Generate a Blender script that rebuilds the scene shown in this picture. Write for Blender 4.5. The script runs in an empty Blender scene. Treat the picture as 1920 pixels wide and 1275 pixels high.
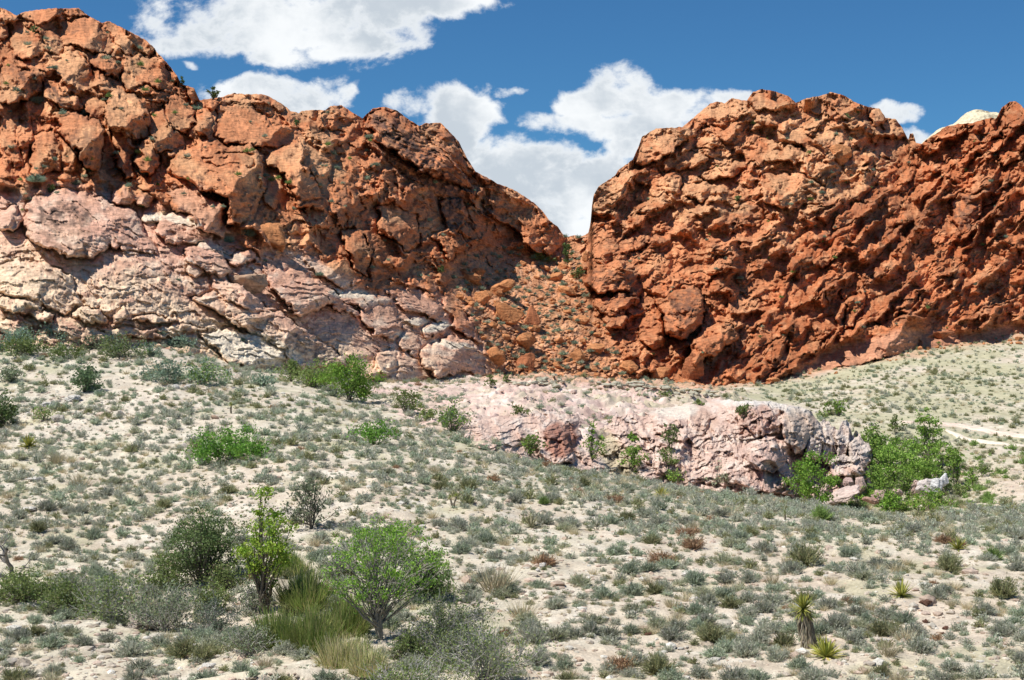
import bpy, math, random
import numpy as np
from mathutils import Vector

# ------------------------------------------------------------------ camera, sky, sun
scene = bpy.context.scene
F = 2637.0                       # focal length in photograph pixels (1920 wide)
CAMZ = 12.0
HOR = 637.5
cam_data = bpy.data.cameras.new('camera')
cam_data.sensor_width = 36.0
cam_data.lens = 36.0 * F / 1920.0
cam_data.clip_start = 0.5
cam_data.clip_end = 8000.0
cam = bpy.data.objects.new('camera', cam_data)
scene.collection.objects.link(cam)
cam.location = (0, 0, CAMZ)
cam.rotation_euler = (math.radians(90), 0, 0)
scene.camera = cam
scene.render.resolution_x = 1024
scene.render.resolution_y = 680
scene.view_settings.view_transform = 'Standard'
scene.view_settings.look = 'None'
scene.view_settings.gamma = 1.0
scene.view_settings.exposure = 0.20

SUN_EL = math.radians(59)
SUN_AZ = math.radians(-114)       # measured from +Y (view direction) towards +X; negative = left
sun_dir = Vector((math.sin(SUN_AZ) * math.cos(SUN_EL), math.cos(SUN_AZ) * math.cos(SUN_EL), math.sin(SUN_EL)))
sd = bpy.data.lights.new('sun', 'SUN')
sd.energy = 5.0
sd.angle = math.radians(0.5)
sd.color = (1.0, 0.955, 0.88)
sun = bpy.data.objects.new('sun', sd)
scene.collection.objects.link(sun)
sun.rotation_euler = (-sun_dir).to_track_quat('-Z', 'Y').to_euler()
sun.location = (0, 0, 200)

world = bpy.data.worlds.new('World')
scene.world = world
world.use_nodes = True
nt = world.node_tree
nt.nodes.clear()

class NB:
    """tiny helper for building node graphs"""
    def __init__(self, tree): self.t = tree
    def node(self, kind, **kw):
        n = self.t.nodes.new(kind)
        for k, v in kw.items(): setattr(n, k, v)
        return n
    def put(self, sock, v):
        if hasattr(v, 'links'): self.t.links.new(v, sock)
        else: sock.default_value = v
    def math(self, op, a, b=None, c=None, clamp=False):
        n = self.node('ShaderNodeMath', operation=op)
        n.use_clamp = clamp
        self.put(n.inputs[0], a)
        if b is not None: self.put(n.inputs[1], b)
        if c is not None: self.put(n.inputs[2], c)
        return n.outputs[0]
    def ss(self, v, lo, hi, a=0.0, b=1.0):
        n = self.node('ShaderNodeMapRange', interpolation_type='SMOOTHSTEP')
        self.put(n.inputs['Value'], v)
        n.inputs['From Min'].default_value = lo; n.inputs['From Max'].default_value = hi
        n.inputs['To Min'].default_value = a; n.inputs['To Max'].default_value = b
        return n.outputs[0]
    def noise(self, vec, scale, detail=4, rough=0.5, dist=0.0):
        n = self.node('ShaderNodeTexNoise')
        if vec is not None: self.put(n.inputs['Vector'], vec)
        n.inputs['Scale'].default_value = scale
        n.inputs['Detail'].default_value = detail
        n.inputs['Roughness'].default_value = rough
        n.inputs['Distortion'].default_value = dist
        return n.outputs
    def mix(self, f, a, b, mode='MIX'):
        n = self.node('ShaderNodeMix', data_type='RGBA', blend_type=mode)
        self.put(n.inputs[0], f); self.put(n.inputs[6], a); self.put(n.inputs[7], b)
        return n.outputs[2]

w = NB(nt)
sky = w.node('ShaderNodeTexSky', sky_type='NISHITA')
sky.sun_disc = False
sky.sun_elevation = SUN_EL
sky.sun_rotation = SUN_AZ
sky.altitude = 1300
sky.air_density = 1.0
sky.dust_density = 0.25
sky.ozone_density = 2.4
tc = w.node('ShaderNodeTexCoord')
sep = w.node('ShaderNodeSeparateXYZ')
nt.links.new(tc.outputs['Generated'], sep.inputs[0])
dy = w.math('MAXIMUM', sep.outputs[1], 0.02)
U = w.math('MULTIPLY', w.math('DIVIDE', sep.outputs[0], dy), F / 1000.0)      # right of straight ahead
V = w.math('MULTIPLY', w.math('DIVIDE', sep.outputs[2], dy), F / 1000.0)      # above eye level
cmb = w.node('ShaderNodeCombineXYZ')
w.put(cmb.inputs[0], U); w.put(cmb.inputs[1], w.math('MULTIPLY', V, 1.25)); cmb.inputs[2].default_value = 3.7
wn = w.noise(cmb.outputs[0], 7.0, 5, 0.55)
sepn = w.node('ShaderNodeSeparateColor')
nt.links.new(wn['Color'], sepn.inputs[0])
Uw = w.math('ADD', U, w.math('MULTIPLY', w.math('SUBTRACT', sepn.outputs[0], 0.5), 0.10))
Vw = w.math('ADD', V, w.math('MULTIPLY', w.math('SUBTRACT', sepn.outputs[1], 0.5), 0.07))
# cloud masses: centre and radii (as photograph pixels, turned into directions)
CL = [(430, 40, 190, 75), (610, 50, 200, 72), (700, 15, 120, 60), (330, 60, 95, 50), (820, -5, 120, 42), (720, 83, 70, 17), (560, 95, 140, 30),
      (350, 118, 26, 14), (400, 118, 26, 9), (500, 185, 150, 55), (440, 160, 60, 26), (560, 165, 50, 25), (630, 190, 36, 30),
      (850, 195, 90, 52), (770, 190, 48, 26), (915, 215, 60, 38), (948, 173, 30, 11), (1000, 235, 50, 28), (1170, 175, 95, 55), (1270, 205, 110, 50),
      (1090, 195, 75, 42), (1120, 235, 150, 32), (1340, 195, 85, 26), (930, 300, 130, 60), (1010, 345, 120, 50), (1130, 330, 110, 55), (1000, 400, 240, 60),
      (1190, 280, 60, 24), (1680, 212, 48, 18), (1715, 250, 40, 16), (1090, 440, 200, 60), (1650, 200, 26, 12), (860, 250, 80, 60), (1050, 290, 70, 40), (1220, 240, 90, 40), (950, 350, 90, 60), (1060, 390, 150, 60)]
acc = None
for cx, cy, rx, ry in CL:
    du = w.math('MULTIPLY_ADD', Uw, 1000.0 / rx, -(cx - 960) / rx)
    dv = w.math('MULTIPLY_ADD', Vw, 1000.0 / ry, -(HOR - cy) / ry)
    q = w.math('MULTIPLY_ADD', du, du, w.math('MULTIPLY', dv, dv))
    b = w.math('SUBTRACT', 1.0, q)
    b = w.math('MULTIPLY', b, min(1.0, 0.35 + ry / 60.0))
    acc = b if acc is None else w.math('SMOOTH_MAX', acc, b, 0.12)
n1 = w.noise(cmb.outputs[0], 9.0, 9, 0.62, 0.15)[0]
n2 = w.noise(cmb.outputs[0], 3.3, 6, 0.5)[0]
acc = w.math('MINIMUM', acc, 0.85)
dens = w.math('ADD', w.math('MULTIPLY', acc, 0.75), w.math('MULTIPLY', w.math('SUBTRACT', n1, 0.5), 2.6))
dens = w.math('ADD', dens, w.math('MULTIPLY', w.math('SUBTRACT', n2, 0.5), 0.5))
mask = w.ss(dens, -0.06, 0.50)
mask = w.math('MULTIPLY', mask, w.ss(sep.outputs[1], 0.1, 0.3))
mask = w.math('MULTIPLY', mask, 0.97)
thick = w.ss(dens, 0.15, 0.8)
n3 = w.noise(cmb.outputs[0], 5.0, 7, 0.55)[0]
grey = w.math('MULTIPLY', thick, w.ss(n3, 0.36, 0.60, 0.1, 1.0))
ccol = w.mix(grey, (0.95, 0.97, 0.98, 1), (0.56, 0.62, 0.68, 1))
bgs = w.node('ShaderNodeBackground'); bgs.inputs['Strength'].default_value = 0.08
tint = w.mix(1.0, sky.outputs[0], (0.36, 0.74, 1.0, 1), 'MULTIPLY')
w.put(bgs.inputs['Color'], tint)
bgc = w.node('ShaderNodeBackground'); bgc.inputs['Strength'].default_value = 0.93
w.put(bgc.inputs['Color'], ccol)
ms = w.node('ShaderNodeMixShader')
w.put(ms.inputs[0], mask); nt.links.new(bgs.outputs[0], ms.inputs[1]); nt.links.new(bgc.outputs[0], ms.inputs[2])
wo = w.node('ShaderNodeOutputWorld')
nt.links.new(ms.outputs[0], wo.inputs['Surface'])

# ------------------------------------------------------------------ noise
RNG = np.random.default_rng(7)
random.seed(7)

_TR = np.random.default_rng(99)
_T = _TR.random(4096).astype(np.float32)
_GA = _TR.random(4096) * 6.2831853
_GC = np.cos(_GA).astype(np.float32); _GS = np.sin(_GA).astype(np.float32)
def _h(ix, iy, seed=0):
    h = ix.astype(np.int32).view(np.uint32) * np.uint32(374761393) + iy.astype(np.int32).view(np.uint32) * np.uint32(668265263) + np.uint32((seed * 2654435761) & 0xFFFFFFFF)
    h ^= h >> np.uint32(13); h *= np.uint32(1274126177); h ^= h >> np.uint32(16)
    return (h & np.uint32(4095)).astype(np.intp)
def _r(ix, iy, seed=0): return _T[_h(ix, iy, seed)]
def gnoise(x, y, seed=0):
    x = np.asarray(x, np.float32); y = np.asarray(y, np.float32)
    x0 = np.floor(x); y0 = np.floor(y)
    fx = x - x0; fy = y - y0
    x0 = x0.astype(np.int32); y0 = y0.astype(np.int32)
    u = fx * fx * fx * (fx * (fx * 6 - 15) + 10); v = fy * fy * fy * (fy * (fy * 6 - 15) + 10)
    def g(i, j):
        h = _h(x0 + i, y0 + j, seed)
        return _GC[h] * (fx - i) + _GS[h] * (fy - j)
    a = g(0, 0); b = g(1, 0); c = g(0, 1); d = g(1, 1)
    return ((a + (b - a) * u) * (1 - v) + (c + (d - c) * u) * v) * 1.5
def fbm(x, y, oct=4, seed=0, gain=0.5):
    s = 0; a = 1.0; t = 0
    for o in range(oct):
        s = s + a * gnoise(x, y, seed + o * 17); t += a
        a *= gain; x = x * 2.03 + 11.3; y = y * 2.03 + 5.7
    return s / t * 1.3
def worley(x, y, seed=0, jit=0.9):
    x = np.asarray(x, np.float32); y = np.asarray(y, np.float32)
    xi = np.floor(x).astype(np.int32); yi = np.floor(y).astype(np.int32)
    f1 = np.full(x.shape, 9.0, np.float32); f2 = f1.copy()
    vx = np.zeros(x.shape, np.float32); vy = vx.copy(); idx = np.zeros(x.shape, np.int32); idy = idx.copy()
    for i in (-1, 0, 1):
        for j in (-1, 0, 1):
            cx = xi + i; cy = yi + j
            h = _h(cx, cy, seed)
            dx = x - (cx + 0.5 + jit * (_T[h] - 0.5)); dy = y - (cy + 0.5 + jit * (_T[4095 - h] - 0.5))
            d = dx * dx + dy * dy
            m = d < f1
            f2 = np.where(m, f1, np.minimum(f2, d)); f1 = np.where(m, d, f1)
            vx = np.where(m, dx, vx); vy = np.where(m, dy, vy); idx = np.where(m, cx, idx); idy = np.where(m, cy, idy)
    return np.sqrt(f1), np.sqrt(f2), vx, vy, idx, idy
def tent(s, c):
    """faceted profile: gentle lit face rising to a crest at c, then a steep face"""
    return np.clip(np.minimum((s + 1) / (1 + c), (1 - s) / (1 - c)), 0, 1)
def blocks(X, Y, size, seed, rot=0.0, aniso=1.0, tilt=0.5, offs=0.6, edge=0.22, jit=0.95, facet=1.0, fdir=0.9):
    """rock chunks: every cell has its own height, tilt, crest and broken edge; unit = size"""
    c, s = math.cos(rot), math.sin(rot)
    a = (X * c + Y * s) / (size * aniso); b = (-X * s + Y * c) / size
    a0, b0 = a, b
    a = a0 + 0.45 * gnoise(a0 * 1.1, b0 * 1.1, seed + 91) + 0.16 * gnoise(a0 * 3.7, b0 * 3.7, seed + 93); b = b0 + 0.45 * gnoise(a0 * 1.1 + 7, b0 * 1.1, seed + 92) + 0.16 * gnoise(a0 * 3.7 + 5, b0 * 3.7, seed + 94)
    f1, f2, vx, vy, ix, iy = worley(a, b, seed, jit)
    r1 = _r(ix, iy, seed + 31); r2 = _r(ix, iy, seed + 37); o = _r(ix, iy, seed + 41) - 0.5; r3 = _r(ix, iy, seed + 43)
    e = np.clip((f2 - f1) / edge, 0, 1)
    ang = fdir - rot + (r1 - 0.5) * 1.7
    sp = (vx * np.cos(ang) + vy * np.sin(ang)) / 0.62
    return offs * o + tilt * ((r1 - 0.5) * vx + (r2 - 0.5) * vy) * 2 + 0.10 * e + facet * 0.62 * tent(np.clip(sp, -1, 1), 0.1 + 0.6 * r3)
def crag(X, Y, size, seed, rot=0.0, aniso=1.5, oct=4, sharp=2.0):
    """ridged, self-weighting noise: ribs and gullies; unit = size"""
    c, s = math.cos(rot), math.sin(rot)
    a = (X * c + Y * s) / (size * aniso); b = (-X * s + Y * c) / size
    wa = 0.5 * fbm(a * .8, b * .8, 2, seed + 3); wb = 0.5 * fbm(a * .8 + 9, b * .8, 2, seed + 4)
    a = a + wa; b = b + wb; out = 0; w = 1.0; g = 1.0
    for o in range(oct):
        n = np.clip(1 - np.abs(gnoise(a, b, seed + 11 * o)) * 1.5, 0, 1) ** sharp * w
        out = out + g * n; w = np.clip(n * 1.8, 0, 1); g *= 0.5; a = a * 2.1 + 3.1; b = b * 2.1 + 1.7
    return out
def saw(q, p): 
    """sloping tread then an abrupt riser"""
    return (q % 1.0) ** p
def sstep(v, a, b):
    t = np.clip((v - a) / (b - a), 0, 1); return t * t * (3 - 2 * t)

def rbf(ctrl):
    P = np.array(ctrl, float); A = P[:, :2] / 100.0; n = len(A)
    d = np.sqrt(((A[:, None] - A[None]) ** 2).sum(-1))
    K = d * d * np.log(d + 1e-9); K[d == 0] = 0
    K += np.eye(n) * 0.02
    Q = np.hstack([np.ones((n, 1)), A])
    M = np.block([[K, Q], [Q.T, np.zeros((3, 3))]])
    sol = np.linalg.solve(M, np.concatenate([P[:, 2], np.zeros(3)]))
    def f(x, y):
        x = x / 100.0; y = y / 100.0
        r = sol[n] + sol[n + 1] * x + sol[n + 2] * y
        for i in range(n):
            d2 = (x - A[i, 0]) ** 2 + (y - A[i, 1]) ** 2 + 1e-12
            r = r + sol[i] * 0.5 * d2 * np.log(d2)
        return r
    return f

def seg_dist(poly, X, Y):
    """distance inside polygon (negative outside)"""
    inside = np.zeros(X.shape, bool); best = np.full(X.shape, 1e9)
    n = len(poly)
    for i in range(n):
        x1, y1 = poly[i]; x2, y2 = poly[(i + 1) % n]
        dx, dy = x2 - x1, y2 - y1
        t = np.clip(((X - x1) * dx + (Y - y1) * dy) / (dx * dx + dy * dy + 1e-9), 0, 1)
        best = np.minimum(best, (X - x1 - t * dx) ** 2 + (Y - y1 - t * dy) ** 2)
        if y1 != y2:
            c = ((y1 > Y) != (y2 > Y)) & (X < (x2 - x1) * (Y - y1) / (y2 - y1) + x1)
            inside ^= c
    d = np.sqrt(best)
    return np.where(inside, d, -d)
def ell(cx, cy, rx, ry, rot=0, n=14, wob=0.12):
    r = random.Random(int(cx * 7 + cy * 13)); c, s = math.cos(math.radians(rot)), math.sin(math.radians(rot))
    out = []
    for k in range(n):
        a = 2 * math.pi * k / n; q = 1 + r.uniform(-wob, wob)
        x = rx * q * math.cos(a); y = ry * q * math.sin(a)
        out.append((cx + x * c - y * s, cy + x * s + y * c))
    return out

# ------------------------------------------------------------------ mesh helpers
COL = scene.collection
def mesh_np(name, verts, faces, cols=None, smooth=False, mat=None):
    me = bpy.data.meshes.new(name)
    verts = np.asarray(verts, np.float32); faces = np.asarray(faces, np.int32)
    nf, k = faces.shape
    me.vertices.add(len(verts)); me.vertices.foreach_set('co', verts.ravel())
    me.loops.add(nf * k); me.loops.foreach_set('vertex_index', faces.ravel())
    me.polygons.add(nf); me.polygons.foreach_set('loop_start', np.arange(0, nf * k, k, dtype=np.int32))
    me.polygons.foreach_set('loop_total', np.full(nf, k, np.int32))
    me.polygons.foreach_set('use_smooth', np.full(nf, smooth, bool))
    me.update(calc_edges=True)
    if cols is not None:
        ca = me.color_attributes.new('col', 'FLOAT_COLOR', 'POINT')
        c4 = np.ones((len(verts), 4), np.float32); c4[:, :3] = cols
        ca.data.foreach_set('color', c4.ravel())
    if mat: me.materials.append(mat)
    return me
def link(name, me, parent=None, loc=None, rotz=0.0, scale=None):
    o = bpy.data.objects.new(name, me); COL.objects.link(o)
    if parent: o.parent = parent
    if loc is not None: o.location = loc
    if rotz: o.rotation_euler = (0, 0, rotz)
    if scale is not None: o.scale = scale if hasattr(scale, '__len__') else (scale,) * 3
    return o
def tag(o, label=None, cat=None, group=None, kind=None):
    if label: o['label'] = label
    if cat: o['category'] = cat
    if group: o['group'] = group
    if kind: o['kind'] = kind
    return o
def grid_faces(nr, nc):
    i = np.arange(nr * nc).reshape(nr, nc)
    return np.stack([i[:-1, :-1], i[:-1, 1:], i[1:, 1:], i[1:, :-1]], -1).reshape(-1, 4)
def lin(c):
    c = np.array(c, float) / 255.0
    return np.where(c <= 0.04045, c / 12.92, ((c + 0.055) / 1.055) ** 2.4)

# ------------------------------------------------------------------ materials
def rock_mat(name, bump=0.6, scale=1.0, var=0.35):
    m = bpy.data.materials.new(name); m.use_nodes = True
    b = NB(m.node_tree); bs = m.node_tree.nodes['Principled BSDF']
    bs.inputs['Roughness'].default_value = 0.92
    bs.inputs['Specular IOR Level'].default_value = 0.15
    at = b.node('ShaderNodeAttribute', attribute_name='col')
    geo = b.node('ShaderNodeNewGeometry')
    pos = geo.outputs['Position']
    mp = b.node('ShaderNodeMapping'); b.put(mp.inputs['Vector'], pos)
    mp.inputs['Scale'].default_value = (0.35, 0.35, 2.2); mp.inputs['Rotation'].default_value = (0.15, -0.28, 0.3)
    n1 = b.noise(pos, 1.3 * scale, 8, 0.65)[0]
    n2 = b.noise(mp.outputs[0], 1.6 * scale, 7, 0.6, 0.3)[0]
    n3 = b.noise(pos, 6.0 * scale, 6, 0.65)[0]
    v = b.math('ADD', b.ss(n1, 0.25, 0.75, 1 - var, 1 + var * 0.8), b.ss(n2, 0.3, 0.7, -var * 0.6, var * 0.6))
    cr = b.mix(1.0, at.outputs['Color'], v, 'MULTIPLY')
    b.put(bs.inputs['Base Color'], cr)
    hsum = b.math('ADD', b.math('MULTIPLY', n1, 0.5), b.math('ADD', b.math('MULTIPLY', n2, 0.5), b.math('MULTIPLY', n3, 0.3)))
    bp = b.node('ShaderNodeBump'); bp.inputs['Strength'].default_value = bump; bp.inputs['Distance'].default_value = 0.5
    b.put(bp.inputs['Height'], hsum)
    m.node_tree.links.new(bp.outputs[0], bs.inputs['Normal'])
    return m
def ground_mat():
    m = bpy.data.materials.new('desert_soil'); m.use_nodes = True
    b = NB(m.node_tree); bs = m.node_tree.nodes['Principled BSDF']
    bs.inputs['Roughness'].default_value = 0.95; bs.inputs['Specular IOR Level'].default_value = 0.1
    at = b.node('ShaderNodeAttribute', attribute_name='col')
    pos = b.node('ShaderNodeNewGeometry').outputs['Position']
    n1 = b.noise(pos, 0.7, 8, 0.7)[0]
    n2 = b.noise(pos, 9.0, 5, 0.7)[0]
    vo = b.node('ShaderNodeTexVoronoi'); b.put(vo.inputs['Vector'], pos); vo.inputs['Scale'].default_value = 5.5
    v = b.math('ADD', b.ss(n1, 0.25, 0.75, 0.78, 1.16), b.ss(n2, 0.3, 0.7, -0.18, 0.14))
    peb = b.ss(vo.outputs['Distance'], 0.12, 0.3, 0.16, 0.0)
    v = b.math('ADD', v, peb)
    b.put(bs.inputs['Base Color'], b.mix(1.0, at.outputs['Color'], v, 'MULTIPLY'))
    h = b.math('ADD', b.math('MULTIPLY', n2, 0.5), b.math('ADD', b.math('MULTIPLY', n1, 0.6), b.ss(vo.outputs['Distance'], 0.0, 0.35, 0.35, 0.0)))
    bp = b.node('ShaderNodeBump'); bp.inputs['Strength'].default_value = 0.7; bp.inputs['Distance'].default_value = 0.12
    b.put(bp.inputs['Height'], h); m.node_tree.links.new(bp.outputs[0], bs.inputs['Normal'])
    return m
def veg_mat(name='foliage', trans=0.33):
    m = bpy.data.materials.new(name); m.use_nodes = True
    b = NB(m.node_tree); t = m.node_tree; bs = t.nodes['Principled BSDF']
    bs.inputs['Roughness'].default_value = 0.7; bs.inputs['Specular IOR Level'].default_value = 0.25
    at = b.node('ShaderNodeAttribute', attribute_name='col')
    oi = b.node('ShaderNodeObjectInfo')
    v = b.ss(oi.outputs['Random'], 0.0, 1.0, 0.82, 1.18)
    c = b.mix(1.0, at.outputs['Color'], v, 'MULTIPLY')
    b.put(bs.inputs['Base Color'], c)
    if trans > 0:
        tr = b.node('ShaderNodeBsdfTranslucent'); b.put(tr.inputs['Color'], c)
        mx = b.node('ShaderNodeMixShader'); mx.inputs[0].default_value = trans
        t.links.new(bs.outputs[0], mx.inputs[1]); t.links.new(tr.outputs[0], mx.inputs[2])
        t.links.new(mx.outputs[0], t.nodes['Material Output'].inputs['Surface'])
    return m
def bark_mat():
    m = bpy.data.materials.new('bark'); m.use_nodes = True
    b = NB(m.node_tree); bs = m.node_tree.nodes['Principled BSDF']
    bs.inputs['Roughness'].default_value = 0.9
    at = b.node('ShaderNodeAttribute', attribute_name='col')
    n = b.noise(b.node('ShaderNodeNewGeometry').outputs['Position'], 14.0, 5, 0.6)[0]
    b.put(bs.inputs['Base Color'], b.mix(1.0, at.outputs['Color'], b.ss(n, 0.3, 0.7, 0.7, 1.25), 'MULTIPLY'))
    return m
M_RED = rock_mat('red_sandstone', 0.85, 1.0, 0.30)
M_PINK = rock_mat('pink_sandstone', 0.7, 2.0, 0.22)
M_STONE = rock_mat('loose_stone', 0.5, 5.0, 0.22)
M_SOIL = ground_mat()
M_VEG = veg_mat()
M_DRY = veg_mat('dry_foliage', 0.12)
M_BARK = bark_mat()
#@@SETTING
# ------------------------------------------------------------------ ground sheet
def far(Y): return 130 + (Y - 130) * 0.72 if Y > 130 else Y      # keeps the far country compact
def zp(py, Y): return CAMZ + (HOR - py) / F * Y
NEAR = [(-400, 12.0), (-60, 11.0), (-10, 10.4), (0, 10.2), (10, 8.6), (20, 5.9), (30, 3.6)]
COLS = {   # photograph column: (row, distance) where seen, (None, distance, height) where hidden
 0:    [(1275,40),(1200,44),(1130,49),(None,54,2.1),(1050,60),(1000,66),(900,82),(800,98),(700,115),(645,126),(None,150,14),(None,200,18)],
 300:  [(1275,38),(1180,46),(None,51,1.9),(1050,60),(950,72),(850,88),(750,105),(690,120),(655,130),(None,155,13),(None,200,17)],
 500:  [(1275,37),(1200,42.5),(None,48,2.2),(1000,62),(900,76),(800,95),(720,120),(702,140),(None,160,9),(None,200,10)],
 700:  [(1275,37),(1150,47),(1000,61),(900,74),(820,92),(765,115),(735,140),(712,180),(705,215),(None,260,5.5)],
 860:  [(1275,38),(1000,62),(900,77),(850,88),(812,98),(775,114),(746,140),(723,180),(704,225),(None,270,5.5)],
 930:  [(1275,38),(1000,62.5),(900,79),(860,89),(822,100),(786,112),(752,136),(727,180),(706,228),(None,275,5.3)],
 1000: [(1275,38),(1000,63),(900,82),(868,93),(None,100,2.3),(None,106,2.6),(806,110),(775,118),(752,130),(728,166),(709,232),(None,280,5)],
 1100: [(1275,38),(1000,63.5),(910,81),(884,92.5),(None,100,1.0),(850,107),(815,113),(780,124),(756,138),(733,176),(713,238),(None,285,5)],
 1200: [(1275,38),(1000,64),(920,80),(897,92),(None,100,0.2),(None,112,0.6),(None,118,3.0),(780,127),(756,146),(732,190),(718,240),(None,290,5)],
 1300: [(1275,38),(1000,64.5),(933,81),(914,92.5),(None,100,-0.4),(None,115,0.0),(None,126,3.6),(760,142),(739,184),(726,245),(None,295,5.5)],
 1380: [(1275,38),(1000,65),(945,82),(928,93),(None,99,-0.8),(None,115,-1.2),(None,130,1.5),(None,145,3.0),(752,170),(733,225),(715,265),(None,300,6)],
 1500: [(1275,38),(1000,66),(960,80),(946,92),(None,99,-1.0),(930,116),(None,130,-1.0),(None,145,0),(None,160,1.6),(785,175),(750,210),(720,260),(692,290),(None,340,8)],
 1700: [(1275,38),(1000,66),(968,84),(None,96,-0.9),(940,117),(900,128),(840,145),(800,165),(740,215),(690,270),(648,305),(None,360,14)],
 1920: [(1275,38),(1000,66),(962,84),(940,100),(900,120),(850,142),(820,160),(750,205),(700,255),(622,330),(None,380,18)],
}
def column(px):
    out = list(NEAR)
    for e in COLS[px]:
        out.append((far(e[1]), e[2]) if e[0] is None else (far(e[1]), zp(e[0], far(e[1]))))
    out += [(600, 16), (1500, 18), (6000, 20)]
    return np.array(out, float)
def gfun(y): return np.maximum(y, 30.0)
YS = np.concatenate([np.array([-400,-200,-100,-60,-30,-10,0,10,18,24,28,31,34]), np.geomspace(36, 99.6, 250), np.geomspace(100, 340, 560), np.array([350,370,400,450,500,600,800,1200,2000,3500,6000])])
cps = sorted(COLS)
prof = np.stack([np.interp(YS, column(p)[:, 0], column(p)[:, 1]) for p in cps], 0)    # columns x Y
ker = np.exp(-0.5 * (np.arange(-7, 8) / 3.2) ** 2); ker /= ker.sum()
pp = np.pad(prof, ((0, 0), (7, 7)), mode='edge')
sm = sum(pp[:, k:k + prof.shape[1]] * ker[k] for k in range(15))
mid = (YS > 36) & (YS < 340)
prof = np.where(mid[None], sm, prof)
PXG = np.concatenate([np.linspace(-3500, -160, 40), np.linspace(-140, 2060, 980), np.linspace(2080, 5500, 40)])
cp = np.array(cps, float)
# smooth (Catmull-Rom like) interpolation between columns
def col_interp(px):
    px = np.clip(px, cp[0], cp[-1]); i = np.clip(np.searchsorted(cp, px) - 1, 0, len(cp) - 2)
    t = (px - cp[i]) / (cp[i + 1] - cp[i]); t = t * t * (3 - 2 * t) * 0.5 + t * 0.5
    return i, t
ii, tt = col_interp(PXG)
ZB = prof[ii] * (1 - tt[:, None]) + prof[ii + 1] * tt[:, None]          # px x Y
GX = ((PXG[:, None] - 960) / F) * gfun(YS)[None]; GY = np.broadcast_to(YS[None], GX.shape)
amp = np.clip((GY - 20) / 20, 0, 1)
ZB = ZB + amp * (0.30 * fbm(GX / 7.0, GY / 7.0, 4, 3) + 0.10 * fbm(GX / 1.6, GY / 1.6, 3, 13))
GPx = GX / gfun(GY) * F + 960; GQx = HOR - (ZB - CAMZ) / np.maximum(GY, 30) * F
SHELF = sstep(seg_dist([(650,716),(800,703),(1000,703),(1300,720),(1400,742),(1390,775),(1200,800),(1120,850),(1080,860),(1000,850),(880,838),(800,806),(720,770)], GPx, GQx) + 16 * fbm(GX / 3, GY / 5, 3, 27), -4, 14) * (GY > 92) * (GY < 206)
ZB = ZB + SHELF * (.45 * fbm(GX / 4.5, GY / 6, 4, 28) + .55 * (crag(GX, GY, 3.4, 29, .5, 1.6) - .6) * sstep(GPx, 760, 960) + .10 * crag(GX, GY, .9, 30, .5, 1.4) + .45 * saw((GY + 2.2 * fbm(GX / 5, GY / 5, 3, 31)) / 6.5, 2.2) * sstep(GPx, 860, 1000))
rel = fbm(GX / 0.5, GY / 0.5, 3, 23)
ZB = ZB + amp * 0.035 * rel
def gz(x, y):
    x = np.asarray(x, float); y = np.asarray(y, float)
    px = x / gfun(y) * F + 960
    fi = np.interp(px, PXG, np.arange(len(PXG))); fj = np.interp(y, YS, np.arange(len(YS)))
    i = np.clip(fi.astype(int), 0, len(PXG) - 2); j = np.clip(fj.astype(int), 0, len(YS) - 2)
    a = fi - i; b = fj - j
    return ZB[i, j] * (1 - a) * (1 - b) + ZB[i + 1, j] * a * (1 - b) + ZB[i, j + 1] * (1 - a) * b + ZB[i + 1, j + 1] * a * b
def hit(px, py):
    """where the ray through a photograph pixel meets the ground"""
    Y = np.geomspace(30, 420, 900)
    X = (px - 960) / F * Y; Z = CAMZ + (HOR - py) / F * Y
    d = Z - gz(X, Y)
    k = np.argmax(d < 0)
    if not (d < 0).any(): k = len(Y) - 1
    return float(X[k]), float(Y[k]), float(gz(X[k], Y[k]))
GP = (GX / gfun(GY)) * F + 960; GQ = HOR - (ZB - CAMZ) / np.maximum(GY, 30) * F
base = np.array([0.58, 0.52, 0.405]); pinkish = np.array([0.60, 0.51, 0.405]); pale = np.array([0.66, 0.60, 0.50]); grass = np.array([0.42, 0.405, 0.25]); rosy = np.array([0.67, 0.49, 0.42])
c = np.ones(GX.shape + (3,)) * base
k1 = sstep(fbm(GX / 9, GY / 9, 4, 41), -0.05, 0.35)
k1 = np.maximum(k1 * 0.8, sstep(fbm(GX / 20, GY / 20, 3, 45) + 0.5 * np.exp(-((GP - 520) / 260) ** 2 - ((GQ - 830) / 90) ** 2), 0.15, 0.5))
c = c * (1 - k1[..., None]) + pinkish * k1[..., None]
k2 = sstep(fbm(GX / 3.0, GY / 3.0, 4, 51), 0.05, 0.4) * 0.8
k2 = np.maximum(k2, 0.8 * np.exp(-((GP - 150) / 200) ** 2 - ((GQ - 770) / 60) ** 2))
c = c * (1 - k2[..., None]) + pale * k2[..., None]
k3 = SHELF * (.35 + .65 * sstep(fbm(GX / 2.5, GY / 5, 3, 57), -.45, .0))
rosyn = sstep(fbm(GX / 4, GY / 6, 4, 59), -.1, .35)[..., None]; rosy = rosy * (1 - rosyn * .7) + np.array([0.76, 0.63, 0.55]) * rosyn * .7
rosyd = sstep(fbm(GX / 2, GY / 3, 4, 60), .05, .4)[..., None] * .45; rosy = rosy * (1 - rosyd) + np.array([0.54, 0.37, 0.30]) * rosyd
c = c * (1 - k3[..., None]) + rosy * k3[..., None]
k5 = np.exp(-((GP - 1940) / 110) ** 2 - ((GQ - 905) / 36) ** 2) * .8
c = c * (1 - k5[..., None]) + np.array([0.66, 0.52, 0.41]) * k5[..., None]
k6 = .55 * sstep(fbm(GX / 1.3, GY / 1.3, 4, 75), .05, .4)
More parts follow.
